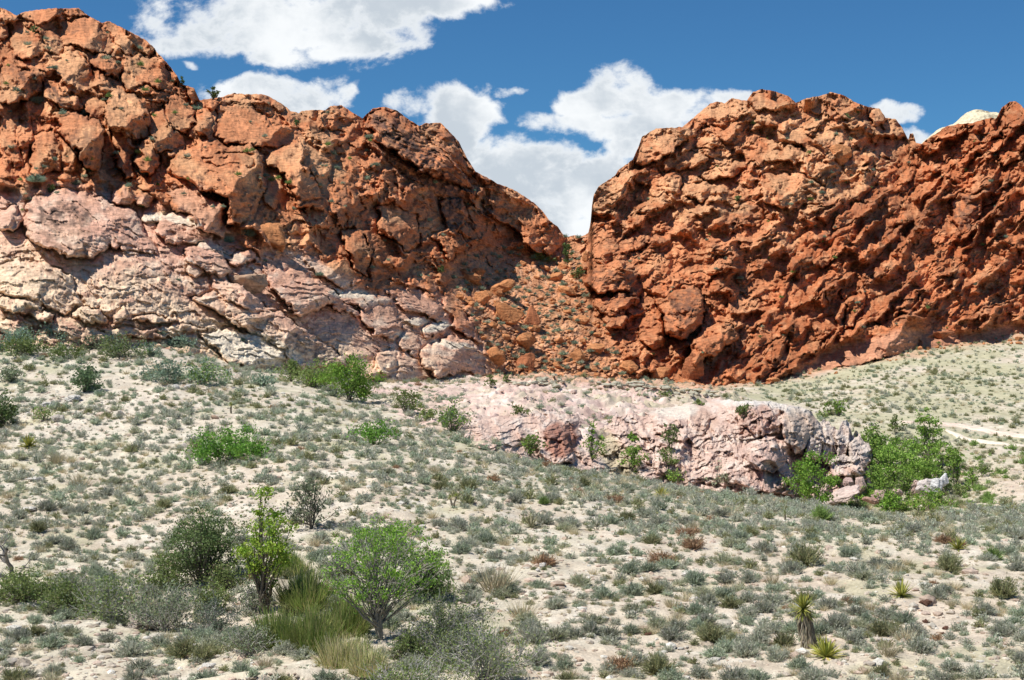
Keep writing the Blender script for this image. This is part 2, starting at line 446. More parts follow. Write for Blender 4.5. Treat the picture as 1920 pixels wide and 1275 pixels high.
c = c * (1 - k6[..., None]) + np.array([0.47, 0.385, 0.29]) * k6[..., None]
k4 = np.exp(-((GP - 1640) / 190) ** 2) * sstep(GY, 95, 105) * (1 - sstep(GY, 135, 160)) * sstep(fbm(GX / 5, GY / 5, 3, 61), -0.5, 0.1)
k4b = 0.75 * sstep(GY, 128, 150) * (GP > 1250) * sstep(fbm(GX / 12, GY / 12, 3, 65), -0.5, 0.3)
k4 = np.maximum(np.maximum(k4, k4b), 0.55 * sstep(fbm(GX / 6, GY / 6, 4, 71), 0.2, 0.5))
c = c * (1 - k4[..., None]) + grass * k4[..., None]
bl = np.interp(GP, [-100, 400, 700, 860, 1000, 1300, 1400, 1500, 1600, 1700, 1920, 2100], [640, 690, 708, 704, 706, 727, 718, 705, 682, 659, 632, 610])
k7 = sstep(-(GQ - bl) + 10 * fbm(GX / 8, GY / 8, 3, 81), -16, 3) * (GY > 110) * (GP > 900) * .75
c = c * (1 - k7[..., None]) + np.array([0.58, 0.33, 0.20]) * k7[..., None]
V3 = np.stack([GX, GY, ZB], -1)
# orient faces upward: rows = px, cols = Y
fc = grid_faces(len(PXG), len(YS))
g = link('ground', mesh_np('ground', V3.reshape(-1, 3), fc, c.reshape(-1, 3), True, M_SOIL))
tag(g, 'pale gravelly desert ground sloping down to the wash', None, None, 'structure')

# two pale foot paths on the far slope: a ribbon that lies on the ground
def ribbon(name, pts, wid, colr, label):
    P = [hit(x, y) for x, y in pts]
    out = []
    for a, b in zip(P[:-1], P[1:]):
        L = math.hypot(b[0] - a[0], b[1] - a[1]); n = max(2, int(L / 0.5))
        for k in range(n): out.append((a[0] + (b[0] - a[0]) * k / n, a[1] + (b[1] - a[1]) * k / n))
    out.append(P[-1][:2]); out = np.array(out)
    for _ in range(12): out[1:-1] = (out[:-2] + 2 * out[1:-1] + out[2:]) / 4
    d = np.gradient(out, axis=0); d /= np.linalg.norm(d, axis=1)[:, None]
    nrm = np.stack([-d[:, 1], d[:, 0]], -1)
    u = np.linspace(-1, 1, 9)
    s = np.arange(len(out)) * 0.5
    ww = wid * (1 + 0.25 * gnoise(s / 3, s * 0, 5)) * np.minimum(1, np.minimum(s + 2, s[::-1] + 2) / 6)
    XY = out[:, None] + nrm[:, None] * (u[None, :, None] * ww[:, None, None])
    z = gz(XY[..., 0], XY[..., 1]) + 0.16 - 0.30 * np.abs(u)[None] ** 6
    V = np.concatenate([XY, z[..., None]], -1)
    me = mesh_np(name, V.reshape(-1, 3), grid_faces(*V.shape[:2]), np.ones((V.shape[0] * V.shape[1], 3)) * colr, True, M_SOIL)
    return tag(link(name, me), label, None, None, 'structure')
ribbon('path', [(1776,809),(1800,822),(1835,830),(1880,834),(1960,840)], .7, np.array([0.80, 0.68, 0.56]), 'narrow pale trail curving across the right slope')
ribbon('path', [(1690,792),(1740,795),(1800,797),(1850,808),(1900,817),(1980,826)], 1.1, np.array([0.78, 0.62, 0.51]), 'upper pale pink trail crossing the right slope')

# ------------------------------------------------------------------ hills
SKY = [(-300,30),(-60,10),(0,14),(12,18),(30,29),(46,22),(90,16),(148,15),(166,30),(190,42),(206,40),(235,55),(270,73),(290,90),(294,98),(312,116),(332,142),
 (340,157),(364,165),(374,188),(386,186),(415,182),(440,174),(460,177),(482,176),(500,178),(520,190),(532,197),(545,208),(560,212),(566,208),(585,206),(610,206),(620,199),(640,197),
 (656,208),(680,222),(688,213),(700,203),(722,200),(746,208),(762,221),(786,236),(798,231),(826,230),(838,242),(860,265),(875,295),(892,322),(908,330),(935,345),(966,357),
 (986,370),(1002,381),(1016,394),(1030,413),(1046,425),(1056,440),(1064,444),(1078,441),(1092,443),(1103,437),(1107,420),(1110,385),(1113,366),(1122,350),(1152,330),(1160,318),
 (1186,300),(1196,278),(1204,256),(1230,241),(1280,238),(1302,219),(1332,194),(1346,190),(1358,194),(1372,184),(1400,189),(1412,172),(1430,167),(1452,171),(1478,180),(1492,193),
 (1512,184),(1546,178),(1556,172),(1582,178),(1602,191),(1626,200),(1650,204),(1660,220),(1680,224),(1692,240),(1703,262),(1706,250),(1712,250),(1718,268),(1728,270),(1742,258),
 (1758,249),(1772,238),(1800,232),(1822,231),(1850,222),(1868,221),(1880,200),(1894,190),(1906,190),(1922,205),(1980,190),(2220,170)]
HB = [(-300,690),(0,668),(150,680),(300,690),(420,705),(560,722),(700,722),(860,716),(1000,718),(1150,725),(1300,742),(1400,728),(1480,712),(1700,668),(1920,640),(2220,600)]
SKY = np.array(SKY, float); HB = np.array(HB, float)
DEP = [(-250,660,124),(-250,340,175),(-250,15,240),(0,660,125),(0,500,139),(0,340,168),(0,200,198),(0,15,240),(250,660,131),(250,500,147),(250,350,184),(250,200,215),(250,60,250),
 (480,700,146),(500,560,163),(500,430,190),(500,300,225),(500,180,262),(700,700,172),(700,560,202),(700,430,235),(700,300,268),(700,200,302),(850,705,205),(850,560,246),(850,430,288),
 (850,300,312),(950,710,232),(950,560,272),(950,460,322),(950,350,338),(1060,715,242),(1060,560,292),(1070,450,345),(1150,715,250),(1150,560,300),(1150,420,352),(1130,335,366),
 (1300,730,255),(1300,560,308),(1300,400,350),(1300,240,402),(1450,700,285),(1450,500,328),(1450,320,375),(1430,170,420),(1600,310,385),(1600,180,425),(1600,500,340),(1600,670,300),
 (1700,270,425),(1760,640,312),(1920,625,334),(1920,450,362),(1920,300,388),(1920,195,415),(2200,600,350),(2200,180,430)]
dep_f = rbf([(a, b, far(d)) for a, b, d in DEP])
STEP = 1.25
PXH = np.arange(-260, 2190, STEP)
top = np.interp(PXH, SKY[:, 0], SKY[:, 1]) + 1.6 * fbm(PXH / 9, PXH * 0, 3, 4)
bot = np.interp(PXH, HB[:, 0], HB[:, 1])
NR = 440
sv = np.linspace(0, 1, NR)
PXH = PXH.astype(np.float32); sv = sv.astype(np.float32); top = top.astype(np.float32); bot = bot.astype(np.float32)
PX = np.broadcast_to(PXH[None], (NR, len(PXH))).copy()
PY = bot[None] + (top - bot)[None] * sv[:, None]
D0 = dep_f(PX, PY)
WX = PX + 11 * fbm(PX / 45, PY / 45, 3, 101) + 3.5 * fbm(PX / 11, PY / 11, 2, 102)
WY = PY + 11 * fbm(PX / 45, PY / 45, 3, 103) + 3.5 * fbm(PX / 11, PY / 11, 2, 104)
FAC, OFFK, MPP, AK = 0.75, 0.75, 0.10, 0.55
H = np.zeros(PX.shape); S = np.zeros(PX.shape); GR = np.zeros(PX.shape); GK = 0.0
def blk(poly, amp, w, tx=0, ty=0, off=0, smooth=0.7):
    global H, S, GR
    xs = [p[0] for p in poly]; ys = [p[1] for p in poly]
    j0 = np.searchsorted(PXH, min(xs) - 12); j1 = np.searchsorted(PXH, max(xs) + 12)
    sl = np.s_[:, j0:j1]
    d = seg_dist(poly, WX[sl], WY[sl])
    t = np.clip(d / w, 0, 1)
    p = np.sqrt(1 - (1 - t) ** 2)
    R = 0.5 * min(max(xs) - min(xs), max(ys) - min(ys)) * 1.15
    rr = random.Random(int(xs[0] * 31 + ys[0] * 17)); th = (0.85 + rr.uniform(-.75, .6)); cc = rr.uniform(.0, .6); vf = rr.uniform(.45, 1.25); gk = GK * rr.choice((0, .25, .6, 1.0, 1.2)); w = w * rr.uniform(.7, 1.5)
    cx, cy = np.mean(xs), np.mean(ys)
    sp = ((WX[sl] - cx) * math.cos(th) + (WY[sl] - cy) * math.sin(th)) / R
    fac = tent(np.clip(sp, -1, 1), cc) * FAC * min(R, 60) * MPP
    h = (off * OFFK * sstep(d, 0, 3) + amp * AK * p + fac) * vf + 0.4 * (tx * (PX[sl] - cx) + ty * (PY[sl] - cy)) * p
    H[sl] = np.where(d > 0, np.maximum(H[sl], h), H[sl])
    GR[sl] = np.maximum(GR[sl] * np.where(d > 4, .25, 1), gk * np.exp(-((d + 1) / 2.6) ** 2))
    S[sl] = np.maximum(S[sl], smooth * p)
# big masses first: front-right hill, dark ridge, slickrock apron
FAC = 0.0
blk([(1726,255),(1692,300),(1640,345),(1580,365),(1540,402),(1492,470),(1462,540),(1430,600),(1385,660),(1310,735),(1500,760),(2300,700),(2300,100),(1900,150)], 11, 30, 0, 0.008, 0, 0.0)
blk([(685,205),(722,190),(765,215),(835,225),(895,320),(1000,372),(1060,440),(1052,492),(1000,478),(930,462),(880,480),(830,500),(760,440),(700,380),(690,300)], 6, 34, -0.012, 0.0, 0, 0.15)
blk([(380,175),(470,170),(560,205),(660,200),(690,240),(640,420),(560,440),(480,430),(420,420),(330,360),(300,330),(370,250)], 6, 30, -0.01, 0, 0, 0.2)
# left red hill
BL = [
 ([(30,30),(45,12),(140,8),(172,34),(120,36),(70,42)],3.0,9,0,0.03,2,.8), ([(70,42),(170,35),(195,55),(215,85),(210,108),(140,85),(90,60)],3.5,12,0,0.045,1,.85),
 (ell(99,75,23,21),4.5,14,-.03,-.02,1,.8), ([(190,52),(205,42),(240,58),(284,82),(287,97),(235,105),(222,85)],3.6,12,-.01,.03,1.5,.8),
 ([(235,108),(285,103),(306,115),(337,152),(320,165),(270,157),(240,172),(228,140)],4.8,16,-.03,-.01,1.5,.75), ([(90,105),(110,94),(160,100),(178,160),(150,174),(110,140)],4.2,14,-.02,.02,1,.8),
 ([(140,88),(210,110),(230,125),(226,152),(165,122)],2.6,10,0,.04,.5,.7), ([(0,10),(20,20),(36,40),(24,52),(0,50)],3.5,10,-.02,0,1,.7), ([(0,40),(18,48),(20,75),(0,82)],4,10,-.03,-.02,2,.7),
 ([(25,50),(80,62),(95,105),(50,108),(20,90)],3,12,0,.04,0,.8), ([(0,100),(40,108),(80,140),(80,168),(40,190),(0,190)],3.6,15,-.02,-.02,1,.6), ([(85,150),(120,165),(160,205),(120,208),(80,180)],2.6,10,-.03,.02,.5,.7),
 ([(205,180),(230,171),(256,180),(282,215),(292,268),(260,262),(205,240),(197,205)],5.5,18,-.035,-.025,2,.8), ([(95,215),(150,209),(186,225),(194,270),(186,322),(155,320),(150,285),(108,250)],5.0,16,-.03,-.02,2,.75),
 ([(210,245),(240,243),(256,280),(252,332),(230,342),(218,300)],4.2,11,-.03,-.02,2.5,.75), (ell(278,293,27,33),5,17,-.05,-.02,2.5,.75), ([(300,200),(330,174),(362,200),(366,230),(347,252),(328,240)],5,15,-.04,-.02,1.5,.8),
 ([(250,160),(290,155),(300,165),(262,176),(244,177)],2.6,8,0,.03,2,.8), ([(258,182),(300,165),(318,178),(290,195)],2.4,8,0,.04,1.6,.8), ([(150,175),(195,180),(200,240),(170,218)],2.6,10,0,.05,0,.8),
 ([(290,152),(312,150),(334,168),(318,178),(298,166)],3,8,-.03,0,2,.7), ([(345,160),(362,160),(376,188),(360,192),(346,176)],3,8,-.03,0,1.5,.7),
 ([(52,300),(58,255),(95,245),(122,280),(117,322),(65,328)],4.8,14,-.02,-.01,2,.7), (ell(131,290,21,31),4.2,13,-.03,-.01,1.5,.7), ([(0,215),(35,218),(40,260),(30,310),(0,320)],5,14,-.03,-.02,2,.6), ([(30,230),(60,225),(65,262),(40,310),(32,270)],4,10,-.02,0,1,.6),
 ([(268,220),(300,200),(330,245),(345,275),(300,290),(285,250)],2.4,12,0,.05,0,.7), ([(365,205),(400,210),(395,250),(372,262)],3,10,0,.03,1,.5),
 ([(388,190),(412,186),(414,205),(400,214),(388,204)],3,8,-.05,-.05,2,.7),
 ([(410,205),(420,190),(440,195),(572,253),(574,262),(565,268),(475,279),(404,258)],5.0,17,-.012,.03,3,.95), ([(420,182),(450,174),(475,190),(460,200),(430,196)],2.4,8,0,.04,2,.8),
 (ell(489,183,18,9,15),3.2,8,-.04,0,3,.7), ([(495,215),(520,208),(545,235),(530,242),(505,230)],2.6,8,-.03,.02,3,.8), ([(505,185),(530,190),(535,210),(515,205)],2.5,7,-.04,0,3,.6),
 ([(312,322),(330,290),(380,264),(470,275),(490,300),(496,360),(474,412),(430,424),(420,372),(350,340)],7.5,30,-.02,-.018,2,.9), (ell(431,299,43,13,4),3.4,9,-.01,-.06,7.5,.8),
 ([(478,279),(565,268),(577,312),(602,362),(622,405),(562,388),(540,332),(500,312)],6.5,20,-.02,-.008,2,.9), (ell(515,356,18,38,4),4,11,-.05,0,4,.8),
 ([(572,245),(592,268),(617,300),(628,384),(607,378),(582,320)],6,14,-.045,0,2,.8), ([(560,385),(600,370),(625,400),(640,420),(600,425),(575,400)],4,12,-.03,0,1,.7),
 ([(312,365),(330,347),(370,350),(412,380),(432,420),(427,447),(390,437),(360,405),(325,397)],4.6,17,-.02,.01,2,.85), (ell(233,365,23,18),4,12,-.03,-.02,2,.8), (ell(280,350,18,10),2.5,7,0,0,1,.7), (ell(262,372,22,14,30),3,9,-.03,0,1,.6),
 (ell(340,120,10,8),2,5,0,0,1,.6),
 # left-centre pillars and walls
 ([(635,320),(662,330),(672,380),(650,425),(632,425),(630,360)],5,12,-.05,0,2,.75), ([(640,430),(680,425),(700,470),(690,520),(655,500),(640,465)],4.2,14,-.03,0,1,.7), ([(655,345),(675,350),(672,420),(655,430)],4,8,-.05,0,2.5,.8),
 ([(695,310),(720,300),(760,330),(790,350),(760,352),(710,335)],3.4,10,-.01,.02,2,.6), ([(600,240),(640,225),(680,240),(690,262),(640,270)],3,10,0,.04,1,.7), (ell(585,215,22,9),3,7,0,0,2,.7), (ell(625,207,22,10),3.4,8,0,0,2,.7),
 (ell(620,250,28,9,6),2.6,7,0,0,1.5,.7), (ell(655,285,30,10,15),2.6,8,0,0,1.5,.7), (ell(612,285,20,9,8),2.4,7,0,0,1.5,.7), ([(700,385),(740,375),(775,400),(790,450),(760,470),(720,440)],4.4,16,-.03,0,2,.6),
 # dark layered ridge
 ([(692,214),(722,200),(758,220),(800,262),(870,318),(888,352),(820,332),(755,300),(702,262)],6,12,-.03,-.03,3.6,.5), ([(788,236),(828,231),(868,288),(890,325),(862,322),(812,272)],4,9,-.03,.01,3.15,.45),
 ([(780,315),(830,338),(880,355),(905,345),(890,395),(840,380),(790,345)],5,10,-.03,-.05,4.05,.5), ([(905,345),(962,359),(1010,390),(1054,440),(1050,487),(1010,480),(960,430),(912,400)],6,20,-.03,-.01,3.15,.6),
 (ell(985,418,34,26,30),4,16,-.04,-.02,5.4,.7), (ell(935,385,24,26,30),3.4,13,-.04,0,4.95,.6), (ell(880,420,26,34,10),4,14,-.04,0,4.05,.5), ([(830,375),(868,372),(880,410),(860,435),(835,420)],3.5,9,-.05,-.05,4.5,.5),
 (ell(1030,455,18,26,10),3.5,12,-.06,0,5.4,.6), ([(805,440),(850,420),(880,470),(840,485)],3.4,10,-.04,0,3.15,.5),
]
FAC, GK = 1.5, .75
for a in BL: blk(a[0], a[1], a[2], a[3], a[4], a[5], a[6])
# slickrock
SL = [
 ([(60,370),(120,354),(156,360),(205,375),(250,396),(275,432),(292,472),(200,462),(168,492),(60,452),(44,410)],5,22,-.015,-.012,1.5,.9), (ell(20,411,22,22),4,12,-.04,-.02,2,.8),
 ([(60,430),(110,425),(165,455),(165,492),(110,470),(60,452)],3,9,-.02,-.05,5,.8), (ell(283,410,18,11),2.5,7,0,0,3,.9), ([(295,405),(330,398),(370,405),(398,435),(395,455),(330,462),(290,440)],4.4,18,-.03,0,2,.9),
 ([(340,470),(390,451),(425,470),(434,505),(420,524),(375,500),(345,490)],4.6,15,-.04,-.01,3,.9), (ell(365,505,16,14),3.4,9,-.04,-.02,3,.9), ([(425,480),(470,472),(490,495),(440,500)],2.6,9,0,.03,2,.9),
 ([(0,500),(30,489),(92,494),(132,520),(152,572),(122,592),(60,562),(0,548)],4,14,-.02,-.02,1.5,.8), (ell(35,572,44,17,5),2.6,9,-.01,-.03,4,.8), (ell(82,590,26,9,15),1.8,6,0,-.03,3,.8), (ell(175,594,34,17,12),2.6,9,-.01,-.05,2.6,.85),
 ([(215,585),(240,578),(240,590),(222,605),(208,600)],2.2,5,-.05,0,2.5,.8), (ell(290,598,42,8,2),2,5,0,-.05,3,.8), (ell(260,625,80,11,3),1.8,6,0,-.03,1.5,.8), ([(80,595),(150,600),(215,635),(150,636),(100,625)],2,8,0,-.02,1,.8),
 (ell(25,612,34,17),2,8,0,-.02,1,.8), (ell(185,632,38,12,5),2,6,0,-.03,1.5,.8), (ell(330,618,50,8),1.4,5,0,-.03,1.2,.8),
 ([(362,560),(400,545),(500,580),(530,598),(505,625),(440,612),(395,575)],3.2,16,-.01,.0,1.5,.85), ([(430,592),(522,584),(602,640),(662,682),(560,694),(510,642),(470,627)],3.4,14,-.01,-.01,2.2,.85),
 ([(365,622),(440,616),(520,640),(568,694),(480,700),(420,672)],1.8,12,0,.01,1.8,.95), ([(283,650),(330,645),(400,655),(420,675),(300,672)],1.6,5,0,-.04,1.6,.9), ([(300,668),(420,668),(480,684),(540,705),(400,705)],1.2,6,0,-.03,1.4,.9),
 ([(490,500),(560,505),(640,560),(690,600),(620,578),(560,590),(520,560),(500,530)],2.4,16,0,.02,1,.9), ([(380,500),(430,520),(500,570),(540,590),(470,580),(400,545)],2,12,0,.01,1,.9),
 ([(620,540),(690,548),(740,560),(750,600),(690,585),(640,565)],2.4,10,-.01,.02,1,.85), ([(668,580),(740,578),(752,622),(746,642),(700,627)],3.8,12,-.04,0,3,.85), ([(720,540),(800,545),(850,585),(870,625),(820,600),(760,580)],3,14,-.02,.01,1,.8),
 ([(752,630),(780,622),(800,660),(786,682),(750,650)],2.4,8,-.03,0,2,.85), ([(790,652),(850,628),(906,655),(922,704),(822,706),(785,682)],4.2,16,-.03,0,2.4,.9), (ell(818,617,29,13,-12),3,9,-.03,-.01,4,.9), (ell(780,603,24,9),2.2,7,0,0,3,.9),
 ([(700,660),(740,650),(800,690),(850,712),(700,712)],3,14,-.02,.01,1.5,.9), (ell(725,680,26,26),2.8,10,-.05,-.02,3,.8), ([(830,560),(870,580),(905,640),(880,640),(850,610)],3.6,11,-.04,0,2,.7), (ell(800,530,30,14,20),2.6,9,-.03,0,2,.6),
 ([(560,480),(640,490),(690,530),(640,540),(590,510)],2,12,0,.03,1,.85),
]
AK = .40
FAC, OFFK, MPP, GK = 0.85, 0.55, 0.075, .35
for a in SL: blk(a[0], a[1], a[2], a[3], a[4], a[5], a[6])
# right hill: traced masses
BR = [
 ([(1205,262),(1232,240),(1284,238),(1300,222),(1290,262),(1230,300),(1190,310)],4.5,14,-.02,.02,1,.7), ([(1110,370),(1125,348),(1165,320),(1190,335),(1170,370),(1130,400),(1112,410)],4.5,13,0,.02,1,.6),
 ([(1190,330),(1230,315),(1250,335),(1225,352),(1195,350)],4,10,-.03,-.04,3,.6), (ell(1250,350,34,16,-20),3.6,11,-.02,0,2,.6), (ell(1222,380,30,12,-25),3,9,0,0,2,.6),
 ([(1300,222),(1335,192),(1372,186),(1398,205),(1370,230),(1320,240)],4,12,0,.02,1,.6), ([(1405,185),(1430,165),(1460,170),(1495,200),(1490,212),(1450,205),(1415,208)],4.6,13,-.03,0,3,.75),
 ([(1500,195),(1545,178),(1550,200),(1540,215),(1515,208)],4,10,-.03,-.02,3,.7), ([(1550,176),(1590,178),(1625,205),(1600,225),(1560,205)],3.6,12,-.02,.02,2,.7), ([(1655,225),(1682,224),(1700,256),(1680,260),(1656,248)],4,12,-.04,0,2,.8),
 ([(1635,203),(1656,205),(1660,232),(1640,238),(1632,220)],4.6,8,-.05,-.03,3,.6), ([(1460,238),(1500,232),(1542,280),(1540,295),(1500,275)],3,10,-.01,.05,1.5,.95), ([(1380,290),(1420,262),(1460,262),(1490,290),(1440,300),(1400,310)],3.6,11,-.02,0,2,.7),
 ([(1430,285),(1480,268),(1505,290),(1500,305),(1450,300)],3.6,9,-.03,-.04,3,.7), ([(1520,250),(1580,235),(1600,262),(1570,275),(1545,275)],3,9,0,.02,1,.6), (ell(1615,262,16,18),4,9,-.04,0,2,.6), ([(1640,262),(1690,260),(1705,285),(1690,300),(1640,285)],3,12,0,.02,1,.8),
 ([(1245,295),(1300,285),(1330,300),(1290,320),(1250,320)],3.4,10,0,0,2,.6), (ell(1330,270,30,12,-15),3,9,0,0,2,.6), (ell(1360,320,40,13,-18),3,9,0,0,2,.6),
 ([(1430,330),(1500,325),(1545,345),(1540,375),(1500,395),(1440,380),(1420,355)],4.2,12,-.02,-.01,2,.5), (ell(1402,400,26,26),5,14,-.04,-.05,3,.6), ([(1280,350),(1330,340),(1350,360),(1310,375),(1280,370)],3.6,9,-.02,0,2,.6),
 ([(1100,500),(1160,490),(1200,520),(1180,545),(1120,550),(1095,530)],5,12,-.03,-.03,4,.5), ([(1110,560),(1160,548),(1200,560),(1160,595),(1130,590)],4,11,-.03,-.02,3,.5), (ell(1150,600,24,20,10),4.4,12,-.05,-.03,4,.5),
 ([(1232,560),(1300,530),(1322,565),(1320,602),(1282,637),(1250,628),(1245,590)],6,13,-.05,-.04,5,.6), ([(1200,600),(1240,590),(1250,640),(1230,660),(1200,640)],3.6,11,-.03,0,2,.5), ([(1290,650),(1320,610),(1370,605),(1390,630),(1340,665),(1300,690)],4.6,14,-.03,0,3,.6),
 ([(1275,700),(1300,665),(1318,680),(1316,715),(1290,730)],4.4,12,-.04,0,3,.7), ([(1100,430),(1150,440),(1180,470),(1140,490),(1105,470)],3.4,11,-.02,0,2,.5), (ell(1190,455,30,14,-20),3,9,0,0,2,.5),
 # front right hill
 ([(1785,385),(1800,362),(1840,358),(1846,380),(1830,420),(1800,440),(1782,415)],6,12,-.04,-.05,7,.6), ([(1742,250),(1770,232),(1800,238),(1790,262),(1750,265)],4,10,-.03,-.02,6,.6), ([(1795,260),(1820,240),(1848,245),(1848,262),(1820,266)],3.6,9,-.02,-.02,6,.6),
 ([(1820,280),(1850,262),(1880,262),(1870,288),(1835,295)],3.6,9,-.02,-.02,6,.6), (ell(1765,290,24,14,-10),3.6,9,-.02,-.03,6,.6), ([(1590,560),(1620,530),(1622,570),(1600,610),(1582,625)],5,10,-.06,-.04,6,.6),
 ([(1490,600),(1520,560),(1540,570),(1535,610),(1510,650),(1492,640)],5,11,-.05,-.03,6,.6), ([(1520,600),(1560,590),(1575,610),(1540,640),(1515,640)],3.4,10,-.02,0,5,.7), (ell(1765,540,26,12,-10),3,8,-.03,-.05,5,.5),
 ([(1480,690),(1560,640),(1700,590),(1800,600),(1790,650),(1640,680),(1480,720)],3,20,0,.02,3.5,.85), ([(1880,215),(1906,190),(1940,205),(1930,235),(1890,240)],4,10,-.02,0,6,.6), (ell(1895,295,28,16,-15),4,10,-.03,-.04,6,.5), (ell(1700,330,26,12,-35),4,9,-.02,-.02,5,.5),
 (ell(1600,400,44,16,-38),4.4,11,-.02,-.03,5,.5), (ell(1660,430,50,15,-40),4,11,-.02,-.03,5,.4), (ell(1560,470,44,15,-40),4,11,-.02,-.03,5,.4), (ell(1880,480,30,30,-30),4,14,-.03,-.03,5,.4),
]
AK = .55
FAC, OFFK, MPP, GK = 1.25, 1.1, 0.13, .5
for a in BR: blk(a[0], a[1], a[2], a[3], a[4], a[5], a[6])

# regional masks
def region(poly, soft=12, seed=0, wob=10):
    xs = [p[0] for p in poly]; mg = 2 * wob + soft + 4
    j0 = np.searchsorted(PXH, min(xs) - mg); j1 = np.searchsorted(PXH, max(xs) + mg); sl = np.s_[:, j0:j1]
    x, y = PX[sl], PY[sl]
    d = seg_dist(poly, x + wob * fbm(x / 30, y / 30, 2, 200 + seed), y + wob * fbm(x / 30, y / 30, 2, 210 + seed))
    out = np.zeros(PX.shape, np.float32); out[sl] = sstep(d, -soft, soft)
    return out
R_SLICK = region([(-400,330),(40,355),(130,345),(210,350),(300,392),(345,395),(420,440),(480,468),(560,470),(640,520),(700,548),(790,535),(850,580),(905,640),(930,720),(930,800),(-400,800)], 14, 1, 20)
R_TALUS = region([(835,505),(880,470),(960,462),(1050,485),(1058,430),(1108,435),(1092,500),(1100,560),(1140,600),(1160,680),(1290,740),(1000,740),(925,720),(905,640),(860,570)], 14, 2, 12)
R_FR = region([(1726,265),(1640,345),(1540,402),(1492,470),(1430,600),(1310,735),(1500,760),(2300,700),(2300,100),(1900,150)], 14, 3, 8)
R_BACK = region([(1108,250),(1104,420),(1092,500),(1098,560),(1142,620),(1175,690),(1250,760),(2300,800),(2300,0),(1108,0)], 7, 9, 12) * (1 - R_FR)
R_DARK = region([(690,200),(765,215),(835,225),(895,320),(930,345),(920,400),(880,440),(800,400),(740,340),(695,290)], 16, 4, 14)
R_APR = region([(1450,720),(1560,655),(1700,615),(1800,622),(2300,560),(2300,800),(1450,800)], 8, 5, 6)

mpp = D0 / F        # metres per photograph pixel on the surface
# random rock chunks at falling sizes (in photograph pixels at that distance)
left_amp = (1 - R_SLICK) * (1 - R_TALUS) * (1 - R_FR) * (1 - R_BACK)
Sx = 1 - 0.92 * S
rel = np.zeros(PX.shape)
b60 = blocks(WX, WY, 62, 301, 0.6, 1.2)
b26 = blocks(WX, WY, 26, 302, 0.5, 1.35)
b12 = blocks(WX, WY, 11.5, 303, 0.3, 1.3)
b06 = blocks(PX, PY, 5.2, 304, 0.2, 1.3, edge=0.5)
d60 = blocks(WX, WY, 46, 311, -0.72, 2.1)
d22 = blocks(WX, WY, 20, 312, -0.72, 2.0)
d10 = blocks(WX, WY, 9.5, 313, -0.6, 1.8)
bb40 = blocks(WX, WY, 40, 321, -0.35, 1.5)
bb18 = blocks(WX, WY, 17, 322, -0.35, 1.5)
gate = 0.35 + 1.0 * sstep(fbm(PX / 75, PY / 75, 3, 351), -.35, .3); gate2 = 0.25 + 1.1 * sstep(fbm(PX / 38, PY / 38, 3, 352), -.3, .3)
cl = crag(WX, WY, 64, 361, .75, 1.6); cl2 = crag(WX, WY, 24, 362, 1.25, 2.2)
cf = crag(WX, WY, 48, 363, -.74, 3.0); cf2 = crag(WX, WY, 19, 364, -.85, 2.4); cb = crag(WX, WY, 56, 365, -.30, 1.7); cb2 = crag(WX, WY, 20, 366, -.5, 1.7)
led_a = saw((PY + .22 * PX + 34 * fbm(PX / 95, PY / 95, 3, 371)) / 24, 2.2) * sstep(fbm(PX / 50, PY / 24, 3, 372), -.2, .2)
led_b = saw((PY + .15 * PX + 26 * fbm(PX / 70, PY / 70, 3, 373)) / 9.5, 1.8) * sstep(fbm(PX / 30, PY / 14, 3, 374), -.2, .25)
led_d = saw((PY + .85 * PX + 40 * fbm(PX / 110, PY / 110, 3, 376)) / 30, 2.0) * sstep(fbm(PX / 60, PY / 40, 3, 377), -.25, .2)
rel += left_amp * mpp * ((62 * 0.36 * b60 + 26 * .40 * b26 * gate + 40 * cl * gate + 9 * cl2 * gate2 + 10 * led_a) * Sx + 11.5 * 0.5 * b12 * gate2 * (0.15 + 0.85 * Sx) + 4.5 * led_b * (.4 + .6 * Sx) + 5.2 * 0.4 * b06 * (0.15 + 0.85 * Sx) * gate)
rel += R_FR * (1 - R_APR) * mpp * ((46 * 0.55 * d60 + 20 * 0.55 * d22 * gate2 + 46 * cf * gate + 9 * cf2 * gate2 + 9 * led_d) * Sx + 9.5 * 0.5 * d10 * (0.3 + 0.7 * Sx) * gate2 + 5.2 * 0.35 * b06 * gate)
rel += R_BACK * (1 - R_TALUS) * mpp * ((40 * 0.55 * bb40 + 17 * 0.5 * bb18 * gate2 + 42 * cb * gate + 8 * cb2 * gate2 + 9 * led_a) * Sx + 9.5 * 0.4 * d10 * gate2 * (0.3 + 0.7 * Sx) + 3.5 * led_b + 5.2 * 0.35 * b06 * (0.3 + 0.7 * Sx) * gate)
t14 = blocks(WX, WY, 14, 331, 0.1, 1.3, offs=1.0, tilt=1.0)
rel += R_TALUS * mpp * (14 * 0.8 * t14 + 6 * 0.8 * blocks(PX, PY, 6, 332, 0.1, 1.2, offs=1.0) + 5.2 * 0.5 * b06)
